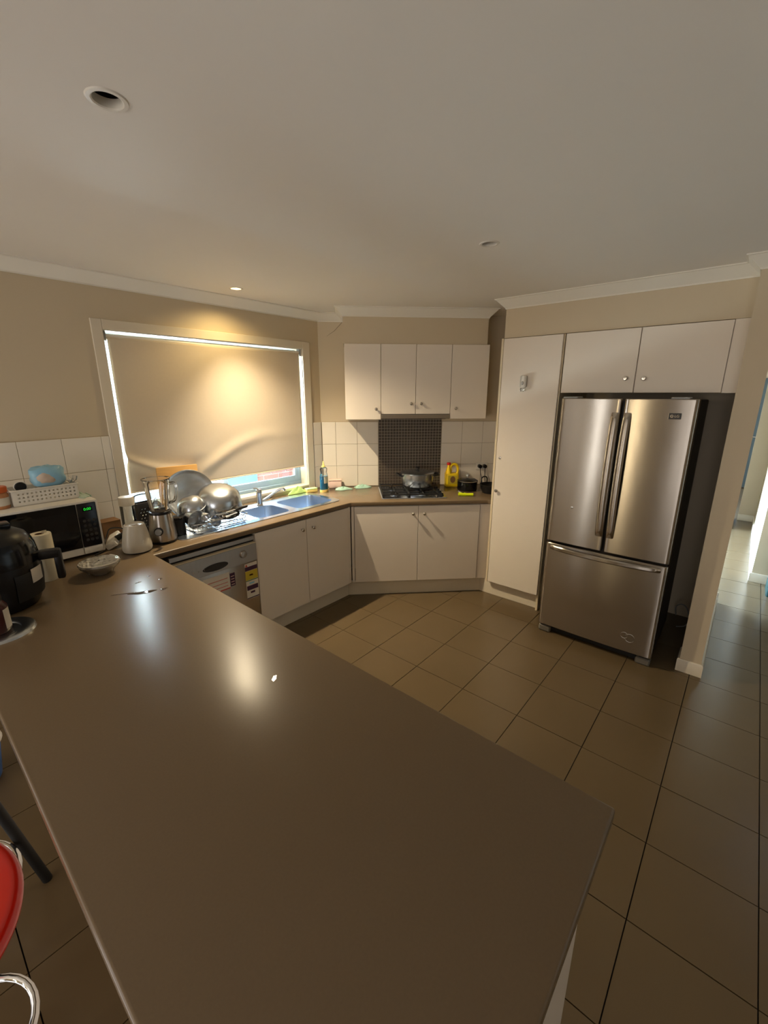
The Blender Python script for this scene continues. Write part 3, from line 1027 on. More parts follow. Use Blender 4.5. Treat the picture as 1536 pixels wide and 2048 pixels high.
# round sticker marks left on the freezer drawer
for cx, cz, r_ in ((0.635, 0.178, 0.030), (0.600, 0.190, 0.022)):
    cpn = [(cx + r_ * math.cos(2 * PI * k / 28), -0.010 * (1 - ((cx - FW / 2) / (FW / 2)) ** 2) - 0.0004, cz + r_ * math.sin(2 * PI * k / 28)) for k in range(28)]
    obj('glue_ring', MB().tube(cpn, 0.0016, 6, closed=True), 'pot', dw)
obj('dent_mark', MB().sphere((0.155, -0.0065, 1.03), 0.009, 12, (1, 0.15, 1)), 'pot', dl)
# loose cable behind the fridge
cpts = smooth_pts([(4.05, 0.23, 0.02), (3.98, 0.235, 0.12), (3.95, 0.20, 0.165), (3.93, 0.16, 0.15), (3.92, 0.13, 0.06), (3.9, 0.15, 0.012), (3.85, 0.2, 0.010)], 5)
tag(obj('cable', MB().tube(cpts, 0.005, 6), 'greyp'), 'grey power cable looped on the floor behind the fridge', 'cable')

# ------------------------------------------------------------------ gas hob
HX0, HX1, HY0, HY1 = 0.275, 0.868, 0.085, 0.590
t = thing('gas_hob', 'black and steel gas hob set in the corner bench', 'hob', cpt(0, 0, 0.9), R(-45))
obj('tray', MB().prism(rrect(HX0, HX1, HY0, HY1, 0.015, 3), 0.0, 0.008, 0.003, 2), 'sink', t)
burn = [(0.40, 0.21, 0.050), (0.40, 0.46, 0.040), (0.655, 0.46, 0.050), (0.655, 0.21, 0.042)]
for bx, by, br in burn:
    b = obj('burner', MB().lathe([(0, 0.022), (br * 0.8, 0.022), (br, 0.018), (br, 0.012), (br * 1.25, 0.010), (br * 1.7, 0.0082)], 24, Matrix.Translation((bx, by, 0))), 'sink', t)
    obj('burner_cap', MB().lathe([(0, 0.030), (br * 0.7, 0.029), (br * 0.75, 0.022)], 24, Matrix.Translation((bx, by, 0))), 'enamel', b)
for gx0, gx1 in ((HX0 + 0.015, 0.525), (0.53, 0.785)):
    g = MB()
    zt = 0.040
    for x in (gx0, gx1):
        g.box(x - 0.006, x + 0.006, HY0 + 0.02, HY1 - 0.02, zt - 0.012, zt, 0.002)
    for y in (HY0 + 0.026, (HY0 + HY1) / 2, HY1 - 0.026):
        g.box(gx0, gx1, y - 0.006, y + 0.006, zt - 0.012, zt, 0.002)
    for by in (0.21, 0.46):
        xm = (gx0 + gx1) / 2
        g.box(gx0, xm - 0.03, by - 0.005, by + 0.005, zt - 0.010, zt, 0.002).box(xm + 0.03, gx1, by - 0.005, by + 0.005, zt - 0.010, zt, 0.002)
        g.box(xm - 0.005, xm + 0.005, by - 0.12, by - 0.03, zt - 0.010, zt, 0.002).box(xm - 0.005, xm + 0.005, by + 0.03, by + 0.115, zt - 0.010, zt, 0.002)
    for x in (gx0, gx1):
        for y in (HY0 + 0.026, HY1 - 0.026):
            g.box(x - 0.006, x + 0.006, y - 0.006, y + 0.006, 0.007, zt, 0.001)
    obj('trivet', g, 'iron', t)
for k in range(4):
    y = 0.16 + 0.085 * k
    obj('knob', MB().lathe([(0.022, 0.008), (0.021, 0.016), (0.017, 0.018), (0.016, 0.034), (0, 0.035)], 20, Matrix.Translation((0.828, y, 0))), 'black', t)

# large pot on the hob
pc = cpt(0.645, 0.430, 0.9405)
t = thing('stock_pot', 'large aluminium pot with lid and black handles on the hob', 'pot', pc, R(-45))
obj('body', MB().lathe([(0, 0), (0.105, 0.0), (0.130, 0.012), (0.148, 0.045), (0.153, 0.09), (0.155, 0.128), (0.159, 0.131), (0.156, 0.134), (0.150, 0.130), (0.146, 0.05), (0.12, 0.012), (0, 0.008)], 40), 'pot', t)
ld = obj('lid', MB().lathe([(0.158, 0.133), (0.161, 0.138), (0.150, 0.145), (0.10, 0.156), (0.04, 0.163), (0, 0.164)], 40), 'pot', t)
obj('lid_knob', MB().lathe([(0.008, 0.162), (0.008, 0.172), (0.022, 0.176), (0.022, 0.186), (0.014, 0.191), (0, 0.192)], 20), 'black', ld)
for s_ in (-1, 1):
    hp = smooth_pts([(s_ * 0.150, -0.045, 0.108), (s_ * 0.185, -0.045, 0.118), (s_ * 0.198, -0.02, 0.122), (s_ * 0.198, 0.02, 0.122), (s_ * 0.185, 0.045, 0.118), (s_ * 0.150, 0.045, 0.108)], 4)
    obj('handle', MB().tube(hp, 0.009, 10), 'black', t)

# yellow oil jug
t = thing('oil_jug', 'yellow plastic oil jug with red cap, right of the hob', 'jug', cpt(1.022, 0.600, 0.9), R(-45))
mb = MB()
mb.prism(rrect(-0.066, 0.066, -0.045, 0.045, 0.02, 4), 0.0, 0.135, 0.006, 2)
mb.lathe([(0.055, 0.13), (0.050, 0.15), (0.024, 0.200), (0.021, 0.222), (0, 0.222)], 20, Matrix.Translation((-0.034, 0, 0)) @ Matrix.Diagonal((0.58, 0.8, 1, 1)))
jb = obj('body', mb, 'yellow', t)
hpts = smooth_pts([(-0.010, 0, 0.150), (-0.012, 0, 0.20), (0.012, 0, 0.222), (0.045, 0, 0.214), (0.060, 0, 0.18), (0.060, 0, 0.15), (0.052, 0, 0.125)], 5)
obj('handle', MB().tube(hpts, 0.0135, 10), 'yellow', t)
obj('cap', MB().cyl((-0.034, 0, 0.216), (-0.034, 0, 0.240), 0.019, n=20), 'red', t)
lb = obj('label', MB().box(-0.045, 0.05, -0.0458, -0.045, 0.03, 0.115), 'styel', t)
mx = Matrix.Translation((0.002, -0.0462, 0.075)) @ Matrix.Rotation(R(90), 4, 'X')
obj('emblem', MB().lathe([(0, 0.0006), (0.026, 0.0006), (0.026, 0.0)], 20, mx @ Matrix.Diagonal((1, 1.3, 1, 1))), 'card', lb)

# black saucepan with glass lid and black frypan next to the pantry
t = thing('saucepan', 'black saucepan with glass lid, in front of the yellow oil jug', 'pot', cpt(1.135, 0.415, 0.9), R(-45))
obj('body', MB().lathe([(0, 0), (0.088, 0), (0.096, 0.008), (0.098, 0.085), (0.102, 0.088), (0.098, 0.09), (0.094, 0.086), (0.092, 0.012), (0, 0.008)], 32), 'enamel', t)
ld = obj('lid', MB().lathe([(0.101, 0.089), (0.100, 0.095), (0.07, 0.112), (0.03, 0.120), (0, 0.121)], 32), 'cglass', t)
obj('lid_rim', MB().tube([(0.1 * math.cos(2 * PI * k / 32), 0.1 * math.sin(2 * PI * k / 32), 0.092) for k in range(32)], 0.0035, 6, closed=True), 'chrome', ld)
obj('lid_knob', MB().lathe([(0.006, 0.12), (0.006, 0.132), (0.018, 0.137), (0.016, 0.152), (0, 0.154)], 16), 'greyp', ld)
t = thing('frypan', 'black frypan leaning against the pantry side, next to the saucepan', 'pan', cpt(1.338, 0.280, 0.9), R(-45))
obj('body', MB().lathe([(0, 0), (0.088, 0.0), (0.108, 0.040), (0.116, 0.075), (0.119, 0.078), (0.115, 0.08), (0.104, 0.042), (0.084, 0.006), (0, 0.005)], 32), 'iron', t)
hl = smooth_pts([(-0.075, 0.085, 0.075), (-0.078, 0.092, 0.115), (-0.060, 0.092, 0.135), (-0.035, 0.098, 0.135), (-0.02, 0.102, 0.115), (-0.02, 0.104, 0.076)], 5)
obj('handle', MB().tube(hl, 0.006, 8), 'black', t)

# gas lighter in neon yellow
t = thing('gas_lighter', 'neon yellow gas lighter lying in front of the black pans', 'lighter', cpt(1.045, 0.155, 0.9), R(-45 - 6))
obj('grip', MB().tube(smooth_pts([(-0.062, 0.0, 0.019), (-0.045, 0, 0.018), (0.0, 0, 0.014), (0.06, 0, 0.014), (0.075, 0, 0.014)], 4), [0.012] + [0.0175] * 3 + [0.0165] * 5 + [0.0135] * 7 + [0.012], 12), 'neon', t)
obj('nozzle', MB().cyl((-0.035, 0.012, 0.028), (-0.060, 0.030, 0.040), 0.006, n=12), 'chrome', t)
obj('trigger', MB().box(-0.030, -0.012, -0.006, 0.012, 0.026, 0.038, 0.003), 'black', t)

# double power point with two plugs
t = thing('power_point', 'white double power point with two black plugs on the corner wall tiles', 'socket', corner_pt(on_corner(3.985), 0.0098, 1.09), R(-45))
obj('plate', MB().box(-0.060, 0.060, -0.008, 0.0, -0.037, 0.037, 0.003), 'white', t)
for x in (-0.026, 0.026):
    pg = obj('plug', MB().cyl((x, -0.008, 0.0), (x, -0.042, 0.0), 0.0205, 0.018, n=18), 'black', t)
    cw = smooth_pts([(x, -0.036, -0.014), (x * 0.9, -0.045, -0.06), (x * 0.7 + 0.01, -0.04, -0.12), (x + 0.01, -0.045, -0.182)], 5)
    obj('cord', MB().tube(cw, 0.0035, 6), 'black', pg)
# grey board standing at the pantry side
t = obj('tray', MB().box(-0.006, 0.006, -0.11, 0.11, 0.0, 0.235, 0.004), 'dgrey', loc=(3.60, 1.664, 0.9), rotz=R(90))
tag(t, 'thin dark tray standing on edge against the pantry side', 'tray')

# ------------------------------------------------------------------ window end of the bench: soap, pink box, cloths
t = thing('dish_soap', 'clear squeeze bottle of blue dish soap, right of the sink', 'bottle', (2.690, 3.035, 0.9))
obj('liquid', MB().lathe([(0, 0.002), (0.040, 0.002), (0.043, 0.02), (0.041, 0.15), (0, 0.151)], 24, Matrix.Diagonal((1.0, 0.65, 1, 1))), 'bluel', t)
obj('bottle', MB().lathe([(0, 0.0), (0.043, 0.0), (0.0455, 0.012), (0.0445, 0.15), (0.034, 0.185), (0.038, 0.205), (0.040, 0.222), (0.030, 0.232), (0.016, 0.236)], 24, Matrix.Diagonal((1.0, 0.65, 1, 1))), 'cglass', t)
obj('base_band', MB().lathe([(0.0465, 0.0), (0.0468, 0.022), (0.0458, 0.024)], 24, Matrix.Diagonal((1.0, 0.67, 1, 1))), 'sponge', t)
obj('label', MB().lathe([(0.0462, 0.085), (0.0462, 0.150)], 14, Matrix.Diagonal((1.0, 0.67, 1, 1)), R(-120), R(20)), 'label', t)
obj('cap', MB().lathe([(0.018, 0.236), (0.019, 0.246), (0.010, 0.256), (0.006, 0.285), (0.004, 0.292), (0, 0.292)], 18), 'sponge', t)
t = thing('soap_box', 'pale pink plastic box by the tiles, behind the dish soap', 'box', (2.885, 3.085, 0.9), R(-45))
obj('box', MB().box(-0.062, 0.062, -0.028, 0.028, 0.0, 0.070, 0.008, 2), 'pink', t)
obj('lid', MB().box(-0.064, 0.064, -0.030, 0.030, 0.071, 0.086, 0.005, 2), 'pink', t)


def cloth(name, label, loc, sx, sy, h, m, seed, rotz=0.0, group=None, cat='cloth'):
    rnd = random.Random(seed)
    ph = [rnd.uniform(0, 6.28) for _ in range(6)]
    mb = MB()
    n, k = 10, 40
    for i in range(n + 1):
        rr = i / n
        for j in range(k):
            a = 2 * PI * j / k
            edge = 1 + 0.13 * math.sin(3 * a + ph[0]) + 0.08 * math.sin(5 * a + ph[1])
            x, y = rr * edge * sx * math.cos(a), rr * edge * sy * math.sin(a)
            z = h * (1 - rr ** 2) * (0.75 + 0.25 * math.sin(4 * a + 3 * rr + ph[2])) + 0.3 * h * abs(math.sin(9 * rr + 2 * a + ph[3])) * (1 - rr) + 0.004
            mb.v.append((x, y, z))
    for i in range(n):
        for j in range(k):
            j2 = (j + 1) % k
            mb.f.append((i * k + j, i * k + j2, (i + 1) * k + j2, (i + 1) * k + j))
    b = len(mb.v)
    for j in range(k):
        p = mb.v[n * k + j]
        mb.v.append((p[0] * 0.98, p[1] * 0.98, 0.0))
    for j in range(k):
        j2 = (j + 1) % k
        mb.f.append((n * k + j, n * k + j2, b + j2, b + j))
    o = obj(name, mb, m, loc=loc, rotz=rotz, sharp=60)
    return tag(o, label, cat, group)


cloth('dish_cloth', 'mint green cloth crumpled on the bench, nearer the pink box', (2.872, 2.965, 0.9), 0.085, 0.045, 0.022, 'mint', 3, R(-35), 'mint cloths on the corner bench')
cloth('dish_cloth', 'mint green cloth crumpled on the bench, nearer the hob', (3.055, 2.880, 0.9), 0.085, 0.045, 0.026, 'mint', 8, R(-40), 'mint cloths on the corner bench')
cloth('wash_cloth', 'lime green cloth heaped behind the right-hand sink bowl', (2.47, 3.155, 0.9055), 0.10, 0.028, 0.05, 'lime', 5)
t = thing('sponge', 'yellow sponge behind the sink, between lime cloth and dish soap', 'sponge', (2.60, 3.12, 0.9), R(-15))
obj('foam', MB().box(-0.055, 0.055, -0.03, 0.03, 0.0, 0.028, 0.005, 2), 'sponge', t)
obj('scourer', MB().box(-0.055, 0.055, -0.03, 0.03, 0.0285, 0.038, 0.003), 'lime', t)

# ------------------------------------------------------------------ dish rack and the washing-up in it
RKX, RKY = 1.455, 2.865
t = thing('dish_rack', 'chrome wire dish rack on the sink drainer, full of pans', 'rack', (RKX, RKY, 0.911))
hx, hy = 0.207, 0.165
for z, s_ in ((0.0, 0.92), (0.028, 0.96), (0.055, 1.0)):
    pts = [(p[0], p[1], z) for p in rrect(-hx * s_, hx * s_, -hy * s_, hy * s_, 0.04, 4)]
    obj('frame_wire', MB().tube(pts, 0.0035, 8, closed=True), 'chrome', t)
for k in range(12):
    x = -hx * 0.86 + 2 * hx * 0.86 * k / 11
    obj('cross_wire', MB().tube([(x * 1.06, -hy, 0.055), (x, -hy * 0.92, 0.0), (x, hy * 0.92, 0.0), (x * 1.06, hy, 0.055)], 0.0022, 6), 'chrome', t)
for s_ in (-1, 1):
    for k in range(5):
        y = -hy * 0.7 + 2 * hy * 0.7 * k / 4
        obj('end_wire', MB().tube([(s_ * hx * 0.92, y, 0.0), (s_ * hx, y * 1.06, 0.055)], 0.0022, 6), 'chrome', t)


def dish(name, label, cat, prof, loc, rot, m, n=40, parts=(), group=None):
    e = thing(name, label, cat, loc, 0, group)
    e.rotation_euler = rot
    obj('body', MB().lathe(prof, n), m, e)
    for nm, mb, mm in parts:
        obj(nm, mb, mm, e)
    return e


def aim(d):
    return Vector(d).to_track_quat('Z', 'Y').to_euler()


# big dish standing on its edge at the back, open side to the room
dish('basin', 'large steel basin standing upright at the back of the dish rack', 'basin',
     [(0, 0.0), (0.05, 0.003), (0.10, 0.012), (0.14, 0.028), (0.163, 0.044), (0.176, 0.046), (0.179, 0.043), (0.166, 0.039), (0.143, 0.022), (0.10, 0.005), (0.05, -0.003), (0, -0.005)],
     (1.42, 3.095, 1.088), aim((-0.16, -0.92, 0.28)), 'pot')
# big pan lying upside down over the rack, a bowl tipped against it
dish('wok', 'large aluminium pan turned upside down on the dish rack', 'pan',
     [(0, 0.150), (0.07, 0.147), (0.115, 0.132), (0.145, 0.100), (0.158, 0.05), (0.163, 0.0), (0.168, -0.002), (0.164, -0.004), (0.155, 0.05), (0.14, 0.096), (0.11, 0.127), (0.07, 0.141), (0, 0.144)],
     (1.528, 2.880, 1.014), (R(16), R(-6), 0), 'pot', 40,
     [('handle', MB().tube(smooth_pts([(-0.075, -0.150, 0.030), (-0.070, -0.186, 0.018), (-0.015, -0.200, 0.012), (0.040, -0.190, 0.018), (0.045, -0.155, 0.030)], 5), 0.009, 10), 'black'),
      ('rivet', MB().sphere((-0.075, -0.156, 0.032), 0.014, 12), 'black'), ('rivet', MB().sphere((0.045, -0.160, 0.032), 0.014, 12), 'black')])
dish('mixing_bowl', 'steel mixing bowl tipped upside down, left of the aluminium pan', 'bowl',
     [(0, 0.0), (0.035, 0.001), (0.066, 0.016), (0.088, 0.048), (0.096, 0.078), (0.099, 0.079), (0.094, 0.081), (0.084, 0.050), (0.062, 0.020), (0, 0.005)],
     (1.295, 2.850, 1.125), aim((0.30, 0.10, -0.9)), 'pot', 36)
dish('saucepan', 'small steel pan standing on its side under the tipped bowl, front left of the rack', 'pan',
     [(0, 0.070), (0.050, 0.069), (0.060, 0.058), (0.064, 0.0), (0.067, -0.002), (0.061, 0.0), (0.056, 0.056), (0, 0.065)],
     (1.295, 2.755, 0.985), aim((-0.10, 0.85, 0.15)), 'pot', 32)
# ladle
t = thing('ladle', 'steel ladle lying along the front of the dish rack', 'ladle', (1.33, 2.705, 1.005))
obj('cup', MB().lathe([(0, -0.034), (0.018, -0.030), (0.032, -0.012), (0.036, 0.004), (0.034, 0.004), (0.03, -0.01), (0.016, -0.027), (0, -0.031)], 24, Matrix.Rotation(R(125), 4, 'X')), 'pot', t)
obj('handle', MB().tube(smooth_pts([(0.02, -0.012, -0.02), (0.08, -0.014, -0.028), (0.18, -0.008, -0.022), (0.29, 0.0, -0.014)], 5), 0.0045, 8), 'pot', t)
# spatulas
for i, (lab, x, y, z, L, dyaw, mm) in enumerate((('steel spatula with black handle lying on the rack edge, nearest the sink bowl', 1.50, 2.715, 1.012, 0.22, 6, 'black'),
                                                 ('steel turner with black handle under the ladle in the dish rack', 1.40, 2.735, 0.965, 0.24, -8, 'black'))):
    t = thing('spatula', lab, 'utensil', (x, y - 0.03, z), R(dyaw), 'utensils in the dish rack')
    obj('blade', MB().box(-0.10, -0.02, -0.022, 0.022, -0.001, 0.001, 0.0008), 'pot', t)
    obj('shaft', MB().tube([(-0.03, 0, 0.001), (0.06, 0, 0.006)], 0.004, 8), 'pot', t)
    obj('handle', MB().tube([(0.05, 0, 0.006), (0.08, 0, 0.007), (0.15, 0, 0.008)], [0.008, 0.011, 0.009], 10), mm, t)
t = thing('strainer', 'small wire strainer with metal frame hanging over the rack front', 'strainer', (1.40, 2.700, 0.965))
obj('bowl', MB().lathe([(0, -0.03), (0.02, -0.026), (0.034, -0.008), (0.037, 0.0)], 20, Matrix.Rotation(R(70), 4, 'X')), 'sink', t)
obj('rim', MB().tube([(0.037 * math.cos(2 * PI * k / 24), 0.037 * math.sin(2 * PI * k / 24) * 0.35, 0.037 * math.sin(2 * PI * k / 24)) for k in range(24)], 0.003, 6, closed=True), 'chrome', t)
# chopping board against the blind
t = obj('chopping_board', MB().box(-0.150, 0.150, -0.009, 0.009, 0.0, 0.385, 0.006, 2), 'wood', loc=(1.395, 3.172, 0.908))
t.rotation_euler = (R(-4), R(1.5), 0)
tag(t, 'light wooden chopping board leaning on the blind behind the dish rack', 'chopping board')

# plastic dome cover and black canister left of the rack
t = thing('canister', 'black canister between steel blender and dish rack', 'canister', (1.185, 2.80, 0.906))
obj('body', MB().lathe([(0, 0), (0.046, 0), (0.048, 0.004), (0.046, 0.105), (0, 0.105)], 28), 'black', t)
obj('lid', MB().lathe([(0.048, 0.105), (0.048, 0.117), (0.042, 0.121), (0, 0.121)], 28), 'blglass', t)
t = thing('food_cover', 'clear plastic domed cover resting against the dish rack', 'cover', (1.165, 3.045, 0.906))
obj('dome', MB().lathe([(0.105, 0.0), (0.10, 0.03), (0.085, 0.10), (0.06, 0.155), (0.02, 0.19), (0, 0.192)], 32, Matrix.Diagonal((0.75, 0.75, 1, 1))), 'cglass', t)
obj('knob', MB().sphere((0, 0, 0.198), 0.012, 12), 'cglass', t)

# ------------------------------------------------------------------ blenders, jar, grater
t = thing('blender', 'stainless steel blender with glass jug, left of the dish rack', 'blender', (1.066, 2.745, 0.9))
obj('base', MB().lathe([(0, 0.012), (0.076, 0.012), (0.080, 0.03), (0.076, 0.08), (0.066, 0.165), (0.063, 0.185), (0, 0.185)], 32), 'steel', t)
obj('foot_ring', MB().lathe([(0, 0.0), (0.070, 0.0), (0.078, 0.004), (0.080, 0.013), (0, 0.013)], 32), 'black', t)
obj('collar', MB().lathe([(0.064, 0.184), (0.066, 0.190), (0.064, 0.200), (0.054, 0.204), (0.05, 0.196), (0, 0.196)], 32), 'black', t)
dirn = Vector((-0.62, -0.78, 0)).normalized()
kc = dirn * 0.071 + Vector((0, 0, 0.085))
kd = obj('dial_ring', MB().cyl(kc, kc + dirn * 0.010, 0.026, n=24), 'black', t)
obj('dial', MB().cyl(kc + dirn * 0.010, kc + dirn * 0.024, 0.020, 0.018, n=24), 'greyp', t)
jg = obj('jug', MB().lathe([(0.046, 0.206), (0.052, 0.210), (0.060, 0.26), (0.074, 0.38), (0.079, 0.402), (0.081, 0.404), ], 32), 'cglass', t)
obj('jug_rim', MB().tube([(0.079 * math.cos(2 * PI * k / 32), 0.079 * math.sin(2 * PI * k / 32), 0.403) for k in range(32)], 0.003, 6, closed=True), 'cglass', jg)
obj('handle', MB().tube(smooth_pts([(0.052, -0.04, 0.37), (0.075, -0.075, 0.375), (0.08, -0.085, 0.34), (0.07, -0.07, 0.27), (0.048, -0.035, 0.25)], 5), 0.009, 8), 'cglass', jg)
obj('blade', MB().cyl((0, 0, 0.21), (0, 0, 0.235), 0.006, n=10).box(-0.03, 0.03, -0.005, 0.005, 0.232, 0.235), 'chrome', jg)

t = thing('blender_motor', 'cream plastic blender motor base without its jug, at the bench corner', 'blender', (0.888, 2.685, 0.9))
obj('base', MB().lathe([(0, 0.008), (0.076, 0.008), (0.080, 0.020), (0.078, 0.05), (0.068, 0.11), (0.057, 0.155), (0.054, 0.166), (0.050, 0.169), (0.046, 0.160), (0, 0.158)], 32), 'cream', t)
obj('foot_ring', MB().lathe([(0, 0), (0.066, 0), (0.068, 0.009), (0, 0.009)], 32), 'black', t)
obj('coupling', MB().cyl((0, 0, 0.157), (0, 0, 0.164), 0.014, n=12), 'cream', t)
obj('switch', MB().sphere((0.064, -0.022, 0.07), 0.016, 12, (0.4, 0.8, 1.2)), 'black', t)

t = thing('jar', 'clear jar with beige screw lid, behind the cream blender base', 'jar', (0.925, 2.865, 0.9))
obj('glass', MB().lathe([(0, 0.002), (0.036, 0.002), (0.040, 0.012), (0.041, 0.24), (0.037, 0.25)], 28), 'cglass', t)
obj('lid', MB().lathe([(0.038, 0.243), (0.0435, 0.245), (0.0435, 0.292), (0.040, 0.297), (0, 0.298)], 28), 'cream', t)
obj('contents', MB().lathe([(0, 0.006), (0.034, 0.006), (0.037, 0.014), (0.037, 0.10), (0, 0.102)], 24), 'cglass', t)

t = thing('box_grater', 'grey metal grater with wire handle and punched holes, behind the blenders', 'grater', (1.045, 2.960, 0.9), R(8))
gm = obj('body', MB().prism([(-0.05, -0.03), (0.05, -0.03), (0.05, 0.03), (-0.05, 0.03)], 0.0, 0.225, 0.004, 2), 'dgrey', t)
holes = []
for r_ in range(8):
    for c_ in range(4):
        x = -0.030 + 0.020 * c_ + (0.010 if r_ % 2 else 0)
        z = 0.045 + 0.020 * r_
        holes.append(MB().cyl((x, -0.05, z), (x, 0.05, z), 0.0050, n=8))
one = MB()
for h in holes:
    one.add(h.v, h.f)
cut(gm, [MB().box(-0.046, 0.046, -0.026, 0.026, -0.05, 0.24), one])
obj('handle', MB().tube(smooth_pts([(-0.045, 0, 0.22), (-0.045, 0, 0.26), (-0.03, 0, 0.275), (0.03, 0, 0.275), (0.045, 0, 0.26), (0.045, 0, 0.22)], 4), 0.0035, 8), 'black', t)

# ------------------------------------------------------------------ microwave corner
t = thing('microwave', 'white microwave with black door at the window end of the peninsula', 'microwave', (0.245, 2.800, 0.9))
MWW, MWD, MZ0, MZ1 = 0.510, 0.345, 0.016, 0.325
obj('body', MB().box(0.0, MWW, 0.018, MWD, MZ0, MZ1, 0.006, 2), 'white', t)
fc = obj('front_frame', MB().box(0.0, MWW, 0.0, 0.018, MZ0, MZ1, 0.005, 2), 'white', t)
dr = obj('door', MB().box(-0.0, 0.401, -0.008, -0.0005, MZ0 + 0.044, MZ1 - 0.012, 0.002), 'blglass', t)
obj('door_window', MB().box(0.05, 0.35, -0.0088, -0.008, MZ0 + 0.085, MZ1 - 0.05), 'enamel', dr)
obj('door_trim', MB().box(0.0, 0.401, -0.006, -0.0005, MZ0 + 0.003, MZ0 + 0.043, 0.002), 'white', dr)
cpn = obj('control_panel', MB().box(0.4045, MWW - 0.012, -0.007, -0.0005, MZ0 + 0.044, MZ1 - 0.012, 0.004, 2), 'navy', t)
obj('release_button', MB().box(0.4045, MWW - 0.012, -0.006, -0.0005, MZ0 + 0.004, MZ0 + 0.042, 0.004, 2), 'white', t)
obj('display', MB().box(0.428, 0.478, -0.0075, -0.007, 0.266, 0.290), 'blglass', cpn)
text('digits', '0:00', 0.021, (0.453, -0.0078, 0.278), (R(90), 0, 0), 'led', cpn, 0.0003)
for r_ in range(5):
    for c_ in range(3):
        mx = Matrix.Translation((0.430 + 0.023 * c_, -0.007, 0.10 + 0.028 * r_)) @ Matrix.Rotation(R(90), 4, 'X')
        obj('button', MB().lathe([(0, 0.0012), (0.0075, 0.001), (0.0085, 0)], 12, mx), 'dgrey', cpn)
for x in (0.04, MWW - 0.04):
    for y in (0.05, MWD - 0.05):
        obj('foot', MB().cyl((x, y, 0.0), (x, y, MZ0 + 0.001), 0.014, n=12), 'black', t)

MT = 0.9 + MZ1                                                       # microwave top
t = thing('basket', 'white perforated plastic basket on top of the microwave', 'basket', (0.555, 2.985, MT))
bk = obj('tub', MB().box(-0.150, 0.150, -0.075, 0.075, 0.0, 0.085, 0.006, 2), 'white', t)
hl = MB()
for r_ in range(3):
    for c_ in range(14):
        x = -0.125 + c_ * 0.0192
        hl.box(x, x + 0.008, -0.09, 0.09, 0.020 + r_ * 0.020, 0.029 + r_ * 0.020)
cut(bk, [MB().box(-0.145, 0.145, -0.070, 0.070, 0.006, 0.12), hl])
obj('rim', MB().tube([(p[0], p[1], 0.085) for p in rrect(-0.153, 0.153, -0.078, 0.078, 0.012, 4)], 0.0045, 8, closed=True), 'white', t)


def lump(mb, c, s_, seed, n=20, amp=0.12):
    rnd = random.Random(seed)
    ph = [rnd.uniform(0, 6.28) for _ in range(9)]
    pts = []
    for i in range(n // 2 + 1):
        th = PI * i / (n // 2)
        for k in range(n):
            a = 2 * PI * k / n
            r_ = 1 + amp * (math.sin(3 * a + ph[0] + 2 * th) + 0.7 * math.sin(5 * th + ph[1]) * math.sin(2 * a + ph[2]) + 0.5 * math.sin(7 * a + 4 * th + ph[3]))
            pts.append((c[0] + s_[0] * r_ * math.sin(th) * math.cos(a), c[1] + s_[1] * r_ * math.sin(th) * math.sin(a), c[2] - s_[2] * r_ * math.cos(th)))
    fs = []
    for i in range(n // 2):
        for k in range(n):
            k2 = (k + 1) % n
            fs.append((i * n + k, i * n + k2, (i + 1) * n + k2, (i + 1) * n + k))
    return mb.add(pts, fs)


t = thing('food_bag', 'pale blue plastic bag of food lying on the white basket', 'bag', (0.585, 2.965, MT + 0.078))
def pillow(mb, c, s_, seed, n=26, p=3.2, amp=0.05):
    rnd = random.Random(seed)
    ph = [rnd.uniform(0, 6.28) for _ in range(5)]
    pts = []
    for i in range(n // 2 + 1):
        th = PI * i / (n // 2)
        for k in range(n):
            a = 2 * PI * k / n
            d = Vector((math.sin(th) * math.cos(a), math.sin(th) * math.sin(a), -math.cos(th)))
            r_ = (abs(d.x) ** p + abs(d.y) ** p + abs(d.z) ** p) ** (-1 / p)
            r_ *= 1 + amp * (math.sin(4 * a + ph[0] + 3 * th) + math.sin(6 * th + 2 * a + ph[1]))
            pts.append((c[0] + s_[0] * r_ * d.x, c[1] + s_[1] * r_ * d.y, c[2] + s_[2] * r_ * d.z))
    fs = []
    for i in range(n // 2):
        for k in range(n):
            k2 = (k + 1) % n
            fs.append((i * n + k, i * n + k2, (i + 1) * n + k2, (i + 1) * n + k))
    return mb.add(pts, fs)


obj('bag', pillow(MB(), (0, 0, 0.060), (0.080, 0.055, 0.058), 4), 'bluebag', t)
obj('clear_window', pillow(MB(), (-0.014, -0.022, 0.058), (0.050, 0.040, 0.038), 9, 22, 2.6), 'bread', t, label='see-through front showing the pale food inside')
obj('knot', MB().tube(smooth_pts([(0.075, -0.03, 0.04), (0.098, -0.04, 0.02), (0.112, -0.04, 0.03), (0.118, -0.04, 0.05)], 4), [0.016] * 4 + [0.008] * 4 + [0.012] * 5, 8), 'film', t)
t = thing('bottle_lid', 'round black lid standing on edge at the left end of the basket', 'lid', (0.453, 2.935, MT + 0.078))
mx = Matrix.Rotation(R(90), 4, 'X')
obj('disc', MB().lathe([(0, 0.012), (0.022, 0.012), (0.025, 0.009), (0.025, 0.0), (0, 0)], 24, mx @ Matrix.Translation((0, 0.024, 0))), 'black', t)
obj('ring', MB().tube([(0.027 * math.cos(2 * PI * k / 28), -0.004, 0.024 + 0.027 * math.sin(2 * PI * k / 28)) for k in range(28)], 0.0035, 6, closed=True), 'white', t)
t = thing('spread_jar', 'jar of amber spread with orange lid on the microwave, left of the basket', 'jar', (0.352, 2.945, MT))
obj('glass', MB().lathe([(0, 0), (0.044, 0), (0.048, 0.008), (0.048, 0.072), (0.042, 0.085), (0, 0.085)], 28), 'amber', t)
